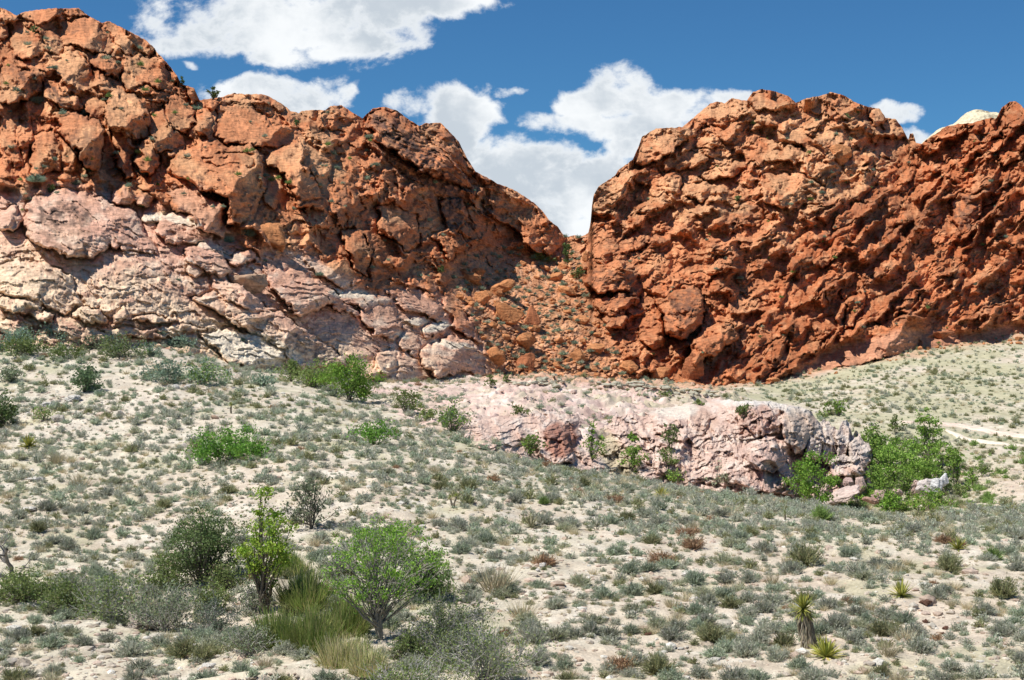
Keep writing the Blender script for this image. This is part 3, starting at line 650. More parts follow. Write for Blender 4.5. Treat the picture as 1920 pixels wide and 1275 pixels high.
# slickrock: cross-bedded ledges that dip gently right, swirling
lw = 16 * fbm(PX / 120, PY / 90, 3, 401) + 5 * fbm(PX / 35, PY / 30, 3, 402)
q = (PY - 0.34 * PX + lw * 2.0)
led = (((q / 8.0 + .25 * gnoise(PX / 26, PY / 14, 77)) % 1.0)) ** 1.5; ledb = ((q / 19.0 + .3 * gnoise(PX / 60, PY / 30, 78)) % 1.0) ** 2; lg1 = sstep(fbm(PX / 40, PY / 16, 3, 405), -.25, .25); lg2 = sstep(fbm(PX / 70, PY / 24, 3, 406), -.2, .2); led2 = np.abs(((q / 23.0 + 0.2 * gnoise(PX / 30, PY / 30, 9)) % 1.0) - 0.35)
s30 = blocks(WX, WY * 1.6, 58, 341, 0.35, 1.8, tilt=.5, offs=.5, edge=.25)
s12 = blocks(WX, WY * 1.5, 17, 342, 0.25, 2.4, tilt=.5, offs=.6, edge=.4)
rough_s = sstep(fbm(PX / 50, PY / 40, 3, 403), -0.15, 0.35)
rel += R_SLICK * mpp * (58 * 0.13 * s30 * Sx + 17 * 0.22 * s12 * rough_s + 5.0 * led * lg1 + 10.0 * ledb * lg2 + 4 * fbm(PX / 70, q / 16, 3, 407) + 5.2 * 0.25 * b06 * rough_s)
# ledges elsewhere, and folded layering on the dark ridge
q2 = PY - 0.62 * PX + 30 * fbm(PX / 90, PY / 90, 3, 411)
rel += R_DARK * mpp * (7.5 * np.abs(((q2 / 17) % 1) - 0.5) * 2 + 4 * np.abs(((q2 / 7.3) % 1) - 0.5) * 2)
q3 = PY + 0.25 * PX + 26 * fbm(PX / 80, PY / 80, 3, 421)
rel += (left_amp + R_BACK) * mpp * 1.6 * np.abs(((q3 / 8) % 1) - 0.5) * 2
rel += mpp * (9 * fbm(PX / 16, PY / 16, 4, 431) * (0.35 + 0.65 * Sx) + 2.0 * fbm(PX / 4, PY / 4, 2, 441))
# pock marks / caves (tafoni)
tf1, tf2, *_r0 = worley(WX / 34, WY / 24, 451)
pit = np.clip(1 - tf1 / 0.30, 0, 1) * (_r(_r0[2], _r0[3], 452) > 0.72) * (1 - R_TALUS) * (1 - 0.6 * R_SLICK)
rel -= mpp * 16 * np.sqrt(pit) * 1.0
HD = D0 - (H + rel) + 2.6 * GR * (.4 + .6 * sstep(fbm(PX / 25, PY / 25, 2, 461), -.3, .2))
HX = (PX - 960) / F * HD; HZ = CAMZ + (HOR - PY) / F * HD

# rock colour (pigment only: iron-stained, bleached, varnished)
def mixc(c, k, col): return c * (1 - k[..., None]) + np.array(col) * k[..., None]
red = (0.57, 0.235, 0.11); tan = (0.66, 0.365, 0.19); deep = (0.42, 0.13, 0.05); pinkr = (0.70, 0.41, 0.295); cream = (0.85, 0.65, 0.44); white = (0.82, 0.71, 0.55); varn = (0.085, 0.055, 0.045); brown = (0.27, 0.125, 0.07)
C = np.ones(PX.shape + (3,)) * np.array(red)
nl = fbm(PX / 90, PY / 70, 4, 501); nm = fbm(PX / 30, PY / 22, 4, 502); nf = fbm(PX / 9, PY / 9, 3, 503)
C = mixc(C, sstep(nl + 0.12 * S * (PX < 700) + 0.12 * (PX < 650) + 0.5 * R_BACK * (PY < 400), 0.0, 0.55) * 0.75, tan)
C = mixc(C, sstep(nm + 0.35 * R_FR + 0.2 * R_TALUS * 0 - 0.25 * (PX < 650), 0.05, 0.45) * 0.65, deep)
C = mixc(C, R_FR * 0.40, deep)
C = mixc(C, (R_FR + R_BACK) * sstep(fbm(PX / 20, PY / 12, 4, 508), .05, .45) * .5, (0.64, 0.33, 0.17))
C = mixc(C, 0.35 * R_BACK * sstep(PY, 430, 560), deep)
C = mixc(C, R_APR * 0.8, (0.56, 0.28, 0.17))
C = mixc(C, R_TALUS * 0.5, (0.62, 0.32, 0.17))
C = mixc(C, R_TALUS * sstep(nf, 0.1, 0.4) * 0.5, (0.60, 0.37, 0.24))
# per-chunk tint variation
f1, f2, _a, _b, ix, iy = worley(WX / 40, WY / 32, 505)
ct = _r(ix, iy, 506)[..., None] * 0.36 + 0.82
C = C * ct
# slickrock colours
dn = sstep(PY - 0.30 * PX + 90 * nl, 330, 560)
slc = mixc(np.ones(C.shape) * np.array(pinkr), dn * 0.85, cream)
band = 0.5 + 0.5 * np.sin(q / 11.0 + 3 * nm)
slc = mixc(slc, sstep(band + 0.5 * nm, 0.75, 1.2) * 0.45, (0.46, 0.22, 0.155))
slc = mixc(slc, sstep(nm, 0.1, 0.4) * 0.40, (0.52, 0.30, 0.21))
slc = mixc(slc, sstep(-nm, 0.15, 0.45) * 0.45, (0.78, 0.63, 0.48))
R_FRI = region([(-300,585),(80,585),(300,610),(320,640),(480,690),(560,720),(-300,760)], 8, 7, 10)
slc = mixc(slc, R_FRI * 0.45 * sstep(nm + 0.1, -0.2, 0.3), (0.45, 0.22, 0.16))
upz = sstep(-(PY - .42 * PX - 330) + 60 * nm, -20, 60)
slc = mixc(slc, upz * .45, (0.60, 0.32, 0.20))
C = C * (1 - R_SLICK[..., None]) + slc * R_SLICK[..., None]
def stain(poly, col, k, seed, soft=5, nse=0.0, wob=8):
    global C
    m = region(poly, soft, seed, wob)
    jj = np.nonzero(m.max(0) > 0)[0]
    if not len(jj): return
    sl = np.s_[:, jj[0]:jj[-1] + 1]; m = m[sl]
    if nse: m = m * sstep(fbm(PX[sl] / 12, PY[sl] / 8, 4, 600 + seed), -nse, nse)
    C[sl] = mixc(C[sl], m * k, col)
for i, (e, k) in enumerate([((283,410,18,9),.9),((335,410,42,9,15),.8),((600,505,70,9,28),.35),((660,552,45,8,8),.8),((700,565,30,8),.5),((820,612,30,8,-12),.95),((782,603,24,7),.8),((850,645,42,7,12),.85),((900,668,14,5,25),.5),
     ((755,628,12,5),.9),((385,458,32,7,8),.6),((455,508,32,6),.3),((470,652,100,30,12),.9),((440,480,30,8,20),.5),((820,660,40,5,10),.4)]):
    stain(ell(*e), white, k, 20 + i, 3, 0, 5)
stain([(312,362),(330,345),(372,348),(415,380),(432,425),(425,447),(360,410)], (0.56,0.34,0.23), .6, 41)
stain([(60,430),(110,380),(165,400),(170,495),(110,470)], (0.30,0.18,0.12), .5, 42, 5, .3)
for i, (e, k) in enumerate([((110,395,60,14,5),.85),((125,415,50,12),.6),((60,150,45,16,30),.7),((190,100,34,16,30),.45),((105,180,30,10,40),.8),((225,160,40,10,30),.5),((360,325,40,7,10),.6),((150,265,30,26),.55),((240,290,16,40),.45),
    ((278,300,20,22),.35),((120,50,40,6),.5),((560,650,60,16,25),.6),((620,668,40,14,20),.6),((90,530,50,12,25),.4),((700,230,22,14),.6),((790,290,95,18,38),.95),((840,350,60,16,20),.95),((740,250,60,12,38),.9),((850,400,20,34),.8),((760,320,60,20,38),.6),
    ((930,400,20,30,30),.4),((1270,590,34,22),.7),((1290,560,34,20),.6),((1400,400,30,22),.55),((1150,520,50,16),.55),((1160,450,40,18,-30),.4),((1815,400,26,34),.7),((1700,430,60,14,-40),.5),((1560,440,60,12,-40),.5),
    ((1880,350,40,14,-35),.5),((1240,440,50,16,-30),.35),((1640,520,30,20),.4),((1850,520,50,12,-30),.4),((690,470,26,44),.35),((740,420,26,40),.45),((480,390,18,30),.35),((1700,560,40,14),.35),((640,390,14,40),.45),((880,460,40,14,20),.4),((1180,560,40,14),.4)]):
    stain(ell(*e), varn, k, 60 + i, 5, .28, 12)
# scattered varnish streaks, elongated down the face
vs = fbm(PX / 10, PY / 34, 4, 701); vz = fbm(PX / 110, PY / 110, 3, 702)
C = mixc(C, (1 - R_SLICK) * (1 - R_APR) * (1 - .7 * R_TALUS) * sstep(vs + 0.8 * vz, 0.30, 0.55) * 0.42, brown)
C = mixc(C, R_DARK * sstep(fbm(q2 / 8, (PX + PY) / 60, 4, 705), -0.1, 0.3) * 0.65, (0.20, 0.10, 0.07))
C = np.clip(C, 0.02, 0.85)

# roll the crest over to a back slope
NBK = 14
rowsX, rowsY, rowsZ = [HX], [HD], [HZ]
for k in range(1, NBK + 1):
    t = k / NBK
    Yb_ = HD[-1] + 90 * t ** 1.3 + 4 * fbm(PXH / 20, PXH * 0 + k * .7, 3, 31)
    rowsX.append(((PXH - 960) / F * Yb_)[None]); rowsY.append(Yb_[None])
    rowsZ.append((HZ[-1] * (1 - t ** 1.7) + 10 * t ** 1.7 - 1.0 * (k > 0) - 1.2 * t)[None])
AX = np.concatenate(rowsX, 0); AY = np.concatenate(rowsY, 0); AZ = np.concatenate(rowsZ, 0)
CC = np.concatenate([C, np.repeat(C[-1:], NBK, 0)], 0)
nc = len(PXH)
def cut(name, j0, j1, label):
    V = np.stack([AX[:, j0:j1], AY[:, j0:j1], AZ[:, j0:j1]], -1)
    me = mesh_np(name, V.reshape(-1, 3), grid_faces(V.shape[0], V.shape[1])[:, ::-1], CC[:, j0:j1].reshape(-1, 3), True, M_RED)
    return tag(link(name, me), label, None, None, 'structure')
jm = int(np.searchsorted(PXH, 1080))
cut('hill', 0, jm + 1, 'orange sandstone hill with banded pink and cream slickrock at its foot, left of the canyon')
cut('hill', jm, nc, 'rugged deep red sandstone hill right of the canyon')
def on_hill(px, py):
    j = int(np.clip(round((px - PXH[0]) / STEP), 0, nc - 1))
    i = int(np.clip(round((py - bot[j]) / (top[j] - bot[j]) * (NR - 1)), 0, NR - 1))
    return float(HX[i, j]), float(HD[i, j]), float(HZ[i, j])

# cream dome showing over the saddle
def mound(name, pts, Yc, depth, colr, label):
    P = np.array(pts, float); xs = np.arange(P[0, 0], P[-1, 0], 1.5); tp = np.interp(xs, P[:, 0], P[:, 1]) + 1.2 * fbm(xs / 8, xs * 0, 3, 8)
    v = np.linspace(0, 1, 60)
    zt = (HOR - tp) / F * Yc + CAMZ; zb = zt.min() - 14
    ang = v * math.pi
    X = np.broadcast_to(((xs - 960) / F * Yc)[None], (60, len(xs)))
    Y = Yc - np.cos(ang)[:, None] * depth + 1.5 * fbm(X / 4, ang[:, None] * 8 + X * 0, 4, 77)
    Z = zb + (zt[None] - zb) * np.sin(ang)[:, None] ** 0.6
    V = np.stack([X, Y, Z], -1)
    cc = mixc(np.ones(V.shape) * np.array(colr), sstep(fbm(X / 6, Z / 2, 4, 79), 0, .4) * .5, (0.62, 0.50, 0.32))
    return tag(link(name, mesh_np(name, V.reshape(-1, 3), grid_faces(60, len(xs))[:, ::-1], cc.reshape(-1, 3), True, M_RED)), label, None, None, 'structure')
mound('hill', [(1690,310),(1715,290),(1730,268),(1760,242),(1790,232),(1802,222),(1812,211),(1822,208),(1836,209),(1850,212),(1862,212),(1880,225),(1900,250)], 372, 18, (0.68, 0.60, 0.42), 'pale cream sandstone dome peeping over the red skyline at right')

# ------------------------------------------------------------------ pink rock outcrop along the wash
OT = np.array([(770,800),(800,796),(870,790),(930,780),(1000,775),(1040,770),(1075,780),(1110,792),(1150,785),(1190,770),(1230,757),(1280,750),(1330,750),(1366,748),(1380,752),(1420,751),(1470,757),(1500,762),(1520,772),(1536,792),(1544,786),(1556,790),(1562,800),(1572,806),(1580,790),(1588,784),(1594,796),(1598,818),(1604,808),(1612,812),(1618,828),(1628,832),(1636,846),(1640,872),(1646,905)], float)
OB = np.array([(770,830),(800,840),(870,872),(1000,905),(1075,925),(1200,960),(1350,990),(1480,995),(1560,985),(1646,965)], float)
OD = [(770,800,100),(770,740,140),(780,716,185),(870,845,94),(870,790,104),(870,740,140),(870,708,215),(1000,880,97),(1000,800,108),(1000,750,128),(1000,725,160),(1000,708,222),(1075,890,97),(1100,850,105),(1100,780,122),(1100,735,160),(1100,713,225),
      (1200,920,100),(1200,850,110),(1200,790,124),(1200,750,148),(1200,730,185),(1200,719,232),(1300,930,102),(1300,860,111),(1300,790,122),(1300,755,140),(1310,735,180),(1400,940,103),(1400,860,111),(1400,800,119),(1400,755,126),
      (1480,950,104),(1500,860,118),(1500,765,128),(1560,940,112),(1560,850,122),(1560,795,128),(1646,930,118),(1640,850,126)]
odf = rbf([(a, b, far(d)) for a, b, d in OD])
OX = np.arange(772, 1646, 1.05)
ot = np.interp(OX, OT[:, 0], OT[:, 1]) + 3.0 * fbm(OX / 32, OX * 0, 3, 86) + (OX > 1540) * 5 * fbm(OX / 8, OX * 0, 2, 87) + 1.3 * fbm(OX / 7, OX * 0, 3, 88) + (OX > 1375) * 2.5 * fbm(OX / 22, OX * 0, 3, 89)
ob = np.interp(OX, OB[:, 0], OB[:, 1])
NO = 230
so = np.linspace(0, 1, NO)
hpx, hpy = PXH, None
PXo = np.broadcast_to(OX[None], (NO, len(OX))).copy(); PYo = ob[None] + (ot - ob)[None] * so[:, None]
Do = odf(PXo, PYo)
sav = (PX, PY, WX, WY, H, S, PXH)
PX, PY, PXH = PXo, PYo, OX
WX = PX + 6 * fbm(PX / 30, PY / 30, 3, 801) + 2 * fbm(PX / 8, PY / 8, 2, 802); WY = PY + 6 * fbm(PX / 30, PY / 30, 3, 803) + 2 * fbm(PX / 8, PY / 8, 2, 804)
FAC, OFFK, MPP, GK = 0.6, 1.0, 0.045, .5
H = np.zeros(PX.shape); S = np.zeros(PX.shape); GR = np.zeros(PX.shape); GK = 0.0
for a in [
 ([(868,820),(880,795),(930,782),(1000,782),(1040,790),(1060,850),(1000,870),(900,850)],2.4,16,-.01,.004,.6,.7), ([(1000,800),(1030,782),(1060,800),(1074,835),(1074,870),(1040,870),(1010,850)],2.6,9,-.03,-.02,2.4,.3), (ell(1045,815,26,15,10),2.0,8,-.03,-.03,4.0,.2),
 ([(1012,770),(1035,756),(1060,775),(1085,800),(1075,835),(1045,800)],2.4,8,-.03,-.02,1.6,.3), (ell(1080,800,16,22,-10),1.8,7,-.03,-.02,1.2,.3), ([(910,775),(940,758),(985,760),(1000,778),(950,786)],1.5,8,-.01,0,.5,.5),
 (ell(1110,762,24,16,-10),1.6,8,-.02,0,.6,.4), (ell(1150,740,40,12,10),1.5,8,-.01,.01,.6,.4), ([(1220,790),(1230,765),(1270,758),(1320,765),(1335,790),(1320,818),(1280,830),(1230,812)],3.4,13,-.02,-.02,1.6,.5), (ell(1260,785,36,20,8),1.6,11,-.02,-.01,3.6,.5),
 ([(1225,842),(1240,820),(1300,818),(1400,815),(1480,840),(1482,900),(1484,930),(1400,915),(1300,905),(1230,890)],2.2,16,-.005,0,.8,.6), ([(1360,870),(1400,830),(1440,818),(1478,830),(1484,880),(1484,930),(1420,920),(1370,905)],3.0,18,-.02,-.006,1.8,.7),
 (ell(1440,855,34,30),1.6,14,-.03,-.01,4,.5), ([(1335,800),(1360,790),(1400,800),(1380,826),(1340,820)],1.6,8,-.01,0,1.0,.4), ([(1380,770),(1400,752),(1440,756),(1462,790),(1460,815),(1420,820),(1395,800)],2.8,10,-.02,-.03,2,.3),
 ([(1462,790),(1480,758),(1520,770),(1532,800),(1515,840),(1490,850),(1470,830)],3.2,9,-.04,.01,2.6,.9), ([(1510,775),(1535,785),(1545,830),(1530,870),(1510,860),(1515,820)],3,8,-.05,0,1.6,.5),
 ([(1540,792),(1560,790),(1572,820),(1568,860),(1545,870),(1538,830)],2.6,8,-.03,0,1.4,.5), ([(1572,790),(1590,785),(1596,815),(1590,850),(1570,860),(1565,820)],2.8,8,-.04,0,2.4,.5), ([(1590,830),(1612,818),(1634,838),(1638,868),(1612,880),(1592,865)],2.8,9,-.03,-.01,2.2,.5),
 ([(1550,865),(1580,850),(1620,870),(1615,895),(1565,895)],2.2,8,-.03,0,2.6,.4), ([(1200,760),(1260,738),(1330,745),(1365,760),(1330,768),(1240,765)],1.4,8,0,.01,.5,.5), ([(1100,740),(1180,730),(1210,760),(1180,790),(1130,770)],1.4,10,-.01,0,.4,.5)]:
    blk(*a)
mo = Do / F
gul = np.exp(-((PX - 1135 - 0.6 * (PY - 830)) / 28) ** 2) * sstep(PY, 770, 830)      # the small side gully
r = mo * (30 * 0.5 * blocks(WX, WY, 30, 811, 1.2, 1.5) * (1 - .8 * S) + 13 * 0.8 * blocks(WX, WY, 13, 812, 1.1, 1.5) * (1 - .55 * S) + 6 * .5 * blocks(PX, PY, 6, 813, .2, 1.3) + 8 * fbm(PX / 14, PY / 12, 4, 814) + 2 * fbm(PX / 4, PY / 4, 2, 815))
flat = sstep(-PY + np.interp(PX, [780, 1000, 1200, 1300, 1380], [722, 730, 742, 748, 700]), -5, 5)   # plateau top: little relief
r += mo * (9 * np.abs(fbm(PX / 13 + PY / 40, PY / 45, 3, 817)) * (PX > 1200) + 7 * (((PY + .35 * PX + 8 * fbm(PX / 30, PY / 30, 2, 818)) / 11) % 1) ** 1.5 * sstep(fbm(PX / 30, PY / 20, 2, 819), -.2, .2))
gy = np.abs(np.gradient(Do, axis=0) / np.gradient(PY, axis=0)); shelf = sstep(gy + .25 * fbm(PX / 30, PY / 12, 3, 835), .32, .85)
rec = np.exp(-((PX - 1100) / 30) ** 2 - ((PY - 815) / 40) ** 2)
stp = saw((PY + .12 * PX + 26 * fbm(PX / 60, PY / 60, 3, 831)) / 34, 2.0) * sstep(fbm(PX / 50, PY / 30, 3, 832), -.25, .15)
r += mo * (34 * crag(WX, WY, 44, 833, 1.2, 1.8) * (1 - .6 * S) + 7 * crag(WX, WY, 17, 834, 1.0, 1.8) * (1 - .6 * S) + 20 * stp * (1 - .6 * S)) - 3.2 * rec - 1.0
Do2 = Do - (H + r) * (1 - .93 * shelf) + 2.6 * gul + 1.3 * GR * (1 - shelf)
Xo = (PX - 960) / F * Do2; Zo = CAMZ + (HOR - PY) / F * Do2 - 1.6 * (1 - sstep(PX + 30 * fbm(PX / 26, PY / 14, 3, 841), 790, 890)) ** 1.2
Zo = Zo + 0.0 * shelf * (.50 * fbm(Xo / 4, Do2 / 6, 4, 842) + .42 * crag(Xo, Do2, 2.2, 843, .4, 1.5) + .25 * saw((Do2 + 3 * fbm(Xo / 6, Do2 / 6, 2, 844)) / 5.5, 2) - .35)
pk = np.array([0.68, 0.50, 0.41]); 
Co = np.ones(PX.shape + (3,)) * pk
n_ = fbm(PX / 26, PY / 16, 4, 821)
Co = mixc(Co, sstep(n_, .0, .4) * .7, (0.77, 0.65, 0.56)); Co = mixc(Co, sstep(-n_, .1, .45) * .55, (0.56, 0.37, 0.30))
def st2(poly, col, k, seed):
    global Co
    m = region(poly, 5, seed, 8); Co = mixc(Co, m * k, col)
st2(ell(1048,825,34,32), (0.34,0.125,0.075), .75, 900); st2(ell(1265,770,44,14), (0.74,0.66,0.56), .85, 901); st2(ell(1400,752,60,6), (0.72,0.68,0.62), .9, 902); st2(ell(1420,790,40,30), (0.44,0.24,0.18), .55, 903)
st2(ell(1480,765,44,10,10), (0.66,0.62,0.56), .8, 904); st2(ell(1580,820,60,50), (0.60,0.54,0.48), .55, 905); st2(ell(1500,800,34,34), (0.46,0.37,0.29), .6, 906); st2(ell(1340,738,30,7), (0.74,0.70,0.66), .8, 907)
st2(ell(1450,885,50,46), (0.40,0.23,0.19), .4, 908); st2(ell(860,722,120,8), (0.70,0.56,0.50), .5, 909); st2(ell(1320,790,26,26), (0.50,0.32,0.23), .45, 910)
Co = mixc(Co, sstep(fbm(PX / 18, PY / 8, 3, 911), .1, .35) * flat * .7, (0.52, 0.47, 0.36))
Co = mixc(Co, sstep(gul, .2, .7) * .7, (0.48, 0.42, 0.26))
NBK = 12
bx, by, bz = [Xo], [Do2], [Zo]
for k in range(1, NBK + 1):
    t = k / NBK; Yb_ = Do2[-1] + 16 * t
    bx.append(((OX - 960) / F * Yb_)[None]); by.append(Yb_[None]); bz.append((Zo[-1] - 7 * t ** 1.5 - .15)[None])
V = np.stack([np.concatenate(bx), np.concatenate(by), np.concatenate(bz)], -1)
me = mesh_np('rock_outcrop', V.reshape(-1, 3), grid_faces(V.shape[0], V.shape[1])[:, ::-1], np.concatenate([Co, np.repeat(Co[-1:], NBK, 0)]).reshape(-1, 3), True, M_PINK)
tag(link('rock_outcrop', me), 'long pale pink sandstone outcrop with eroded folds standing above the wash', 'rock outcrop')
outc = (PX.copy(), PY.copy(), Xo, Do2, Zo, ot, ob)
def on_outcrop(px, py):
    j = int(np.clip(round((px - OX[0]) / 1.05), 0, len(OX) - 1))
    if py < ot[j]: return hit(px, py)
    i = int(np.clip(round((py - ob[j]) / (ot[j] - ob[j]) * (NO - 1)), 0, NO - 1))
    return float(Xo[i, j]), float(Do2[i, j]), float(Zo[i, j])
PX, PY, WX, WY, H, S, PXH = sav
#@@OBJECTS
# ------------------------------------------------------------------ templates
def pack(V, Fc, C): return np.asarray(V, np.float32), np.asarray(Fc, np.int32), np.asarray(C, np.float32)
def vary(col, n, rng, a=0.22, h=0.06):
    c = np.array(col)[None] * (1 + rng.uniform(-a, a, (n, 1))) * (1 + rng.uniform(-h, h, (n, 3)))
    return np.clip(c, 0.01, 0.9)
def spiky(n, cols, rng, flat=0.75, wid=0.05, up=0.15, leaf=2, lsz=0.10, bare=0.12, lump=0.35):
    """desert shrub of unit radius: many thin stems, each with small leaf slivers; triangles only"""
    az = rng.uniform(0, 2 * np.pi, n); cz = rng.uniform(up, 1.0, n) ** 0.75
    d = np.stack([np.cos(az) * np.sqrt(1 - cz * cz * .98), np.sin(az) * np.sqrt(1 - cz * cz * .98), cz], -1)
    L = (0.78 + 0.28 * rng.random(n)) * (1 + lump * np.sin(az * 3 + rng.uniform(0, 6)) * 0.4 + lump * 0.4 * np.sin(az * 2 + cz * 5))
    base = rng.normal(0, 0.10, (n, 3)); base[:, 2] = 0.0
    tip = base + d * L[:, None]; tip[:, 2] *= flat * 1.3
    side = np.cross(d, rng.normal(0, 1, (n, 3))); side /= np.linalg.norm(side, axis=1)[:, None] + 1e-6
    mid = base * .5 + tip * .5 + rng.normal(0, .05, (n, 3))
    V = np.stack([base - side * wid * .5, mid + side * wid, tip], 1).reshape(-1, 3)
    T = np.arange(3 * n).reshape(n, 3)
    k = rng.integers(0, len(cols), n)
    c = np.stack([vary(cols[q], 1, rng)[0] for q in k])
    C = np.repeat(c, 3, 0)
    VV, TT, CC = [V], [T], [C]
    off = 3 * n
    for _ in range(leaf):
        t = rng.uniform(0.45, 1.0, (n, 1))
        p = base + (tip - base) * t + rng.normal(0, .04, (n, 3))
        a = rng.normal(0, 1, (n, 3)); a[:, 2] = np.abs(a[:, 2]) + .4; a /= np.linalg.norm(a, axis=1)[:, None]
        b = np.cross(a, rng.normal(0, 1, (n, 3))); b /= np.linalg.norm(b, axis=1)[:, None] + 1e-6
        s = lsz * rng.uniform(.7, 1.4, (n, 1))
        VV.append(np.stack([p - b * s * .4, p + b * s * .4, p + a * s * 1.5], 1).reshape(-1, 3)); TT.append(T + off); off += 3 * n
        CC.append(np.repeat(np.clip(c * (1 + rng.uniform(-.15, .3, (n, 1))), 0, .9), 3, 0))
    V = np.concatenate(VV); V[:, 2] = np.maximum(V[:, 2], -0.03)
    if bare:   # a few bare twigs
        m = int(n * bare); i = rng.integers(0, n, m)
        e = tip[i] * 1.08; s2 = side[i] * .018
        V = np.concatenate([V, np.stack([base[i] - s2, base[i] + s2, e], 1).reshape(-1, 3)]); TT.append(np.arange(3 * m).reshape(m, 3) + off)
        CC.append(np.repeat(vary((.30, .27, .23), m, rng), 3, 0))
    return pack(V, np.concatenate(TT), np.concatenate(CC))
def tuft(n, cols, rng, spread=0.55, wid=0.035, h=1.0):
    az = rng.uniform(0, 2 * np.pi, n); r = rng.random(n) ** .6
    base = np.stack([np.cos(az) * r * .35, np.sin(az) * r * .35, 0 * r], -1)
    lean = rng.normal(0, spread * .5, (n, 2)) + np.stack([np.cos(az), np.sin(az)], -1) * r[:, None] * spread
    tip = base + np.stack([lean[:, 0], lean[:, 1], h * rng.uniform(.55, 1.0, n)], -1)
    a2 = rng.uniform(0, np.pi, n); s = np.stack([np.cos(a2), np.sin(a2), 0 * a2], -1) * wid
    V = np.stack([base - s, base + s, tip], 1).reshape(-1, 3)
    c = np.stack([vary(cols[q], 1, rng)[0] for q in rng.integers(0, len(cols), n)])
    return pack(V, np.arange(3 * n).reshape(n, 3), np.repeat(c, 3, 0))
GREY = [(.33, .345, .26), (.39, .40, .31), (.28, .30, .22), (.45, .45, .37)]
SAGE = [(.32, .37, .26), (.38, .42, .31), (.28, .33, .22)]
OLIV = [(.25, .255, .12), (.29, .285, .15), (.20, .22, .11)]
STRAW = [(.50, .43, .27), (.42, .38, .24), (.56, .49, .33)]
RUST = [(.33, .20, .115), (.27, .175, .10), (.38, .26, .16)]
PALEG = [(.38, .39, .26), (.34, .36, .22), (.42, .42, .31)]
GREENC = [(.22, .33, .09), (.27, .38, .11), (.18, .28, .075)]
BLUEG = [(.25, .34, .24), (.31, .40, .29), (.20, .28, .19)]
rg = np.random.default_rng(11)
KINDS = {
 'grey': dict(cols=GREY, flat=.72), 'sage': dict(cols=SAGE, flat=.66), 'olive': dict(cols=OLIV, flat=.75), 'rust': dict(cols=RUST, flat=.6), 'pale': dict(cols=PALEG, flat=.62), 'green': dict(cols=GREENC, flat=.8), 'blue': dict(cols=BLUEG, flat=.75)}
HI = {k: [spiky(300, v['cols'], rg, v['flat'], .020, .05, 4, .06) for _ in range(5 if k == 'grey' else 3)] for k, v in KINDS.items()}
MID = {k: [spiky(80, v['cols'], rg, v['flat'], .050, .05, 3, .12) for _ in range(4)] for k, v in KINDS.items()}
LO = {k: [spiky(18, v['cols'], rg, v['flat'], .16, .1, 1, .3, 0) for _ in range(4)] for k, v in KINDS.items()}
HI['straw'] = [tuft(170, STRAW, rg, .6, .016, .9) for _ in range(4)]; MID['straw'] = [tuft(60, STRAW, rg, .6, .035, .9) for _ in range(4)]; LO['straw'] = [tuft(20, STRAW, rg, .6, .09, .8) for _ in range(3)]
def join(name, items, mat, smooth=False):
    """items: (template, x, y, z, scale xyz, rotz) -> one mesh"""
    VV, TT, CC = [], [], []; off = 0
    for t, x, y, z, s, r in items:
        V = t[0] * np.array(s, np.float32); c, q = math.cos(r), math.sin(r)
        V = np.stack([V[:, 0] * c - V[:, 1] * q + x, V[:, 0] * q + V[:, 1] * c + y, V[:, 2] + z], -1)
        VV.append(V); TT.append(t[1] + off); CC.append(t[2]); off += len(V)
    return mesh_np(name, np.concatenate(VV), np.concatenate(TT), np.concatenate(CC), smooth, mat)

# ------------------------------------------------------------------ trees and bushes
def tubes(paths, sides=5):
    """paths: list of (points Nx3, radii N, colour)"""
    VV, QQ, CC = [], [], []; off = 0
    for P, R, col in paths:
        P = np.asarray(P, float); R = np.asarray(R, float); n = len(P)
        d = np.gradient(P, axis=0); d /= np.linalg.norm(d, axis=1)[:, None] + 1e-9
        up = np.where(np.abs(d[:, 2:3]) > .9, np.array([[1., 0, 0]]), np.array([[0., 0, 1]]))
        a = np.cross(d, up); a /= np.linalg.norm(a, axis=1)[:, None] + 1e-9; b = np.cross(d, a)
        th = np.arange(sides) * 2 * np.pi / sides
        V = P[:, None] + R[:, None, None] * (a[:, None] * np.cos(th)[None, :, None] + b[:, None] * np.sin(th)[None, :, None])
        VV.append(V.reshape(-1, 3)); i = np.arange(n * sides).reshape(n, sides); j = np.roll(i, -1, 1)
        QQ.append(np.stack([i[:-1], j[:-1], j[1:], i[1:]], -1).reshape(-1, 4) + off); off += n * sides
        CC.append(np.ones((n * sides, 3)) * np.array(col))
    return np.concatenate(VV), np.concatenate(QQ), np.concatenate(CC)
def leaves(P, size, cols, rng, droop=0.0):
    n = len(P)
    a = rng.normal(0, 1, (n, 3)); a[:, 2] -= droop; a /= np.linalg.norm(a, axis=1)[:, None]
    b = np.cross(a, rng.normal(0, 1, (n, 3))); b /= np.linalg.norm(b, axis=1)[:, None] + 1e-6
    s = size * rng.uniform(.6, 1.35, (n, 1))
    V = np.stack([P - a * s, P + b * s * .55, P + a * s, P - b * s * .55], 1).reshape(-1, 3)
    c = np.stack([vary(cols[q], 1, rng, .25, .08)[0] for q in rng.integers(0, len(cols), n)])
    return V, np.arange(4 * n).reshape(n, 4), np.repeat(c, 4, 0)
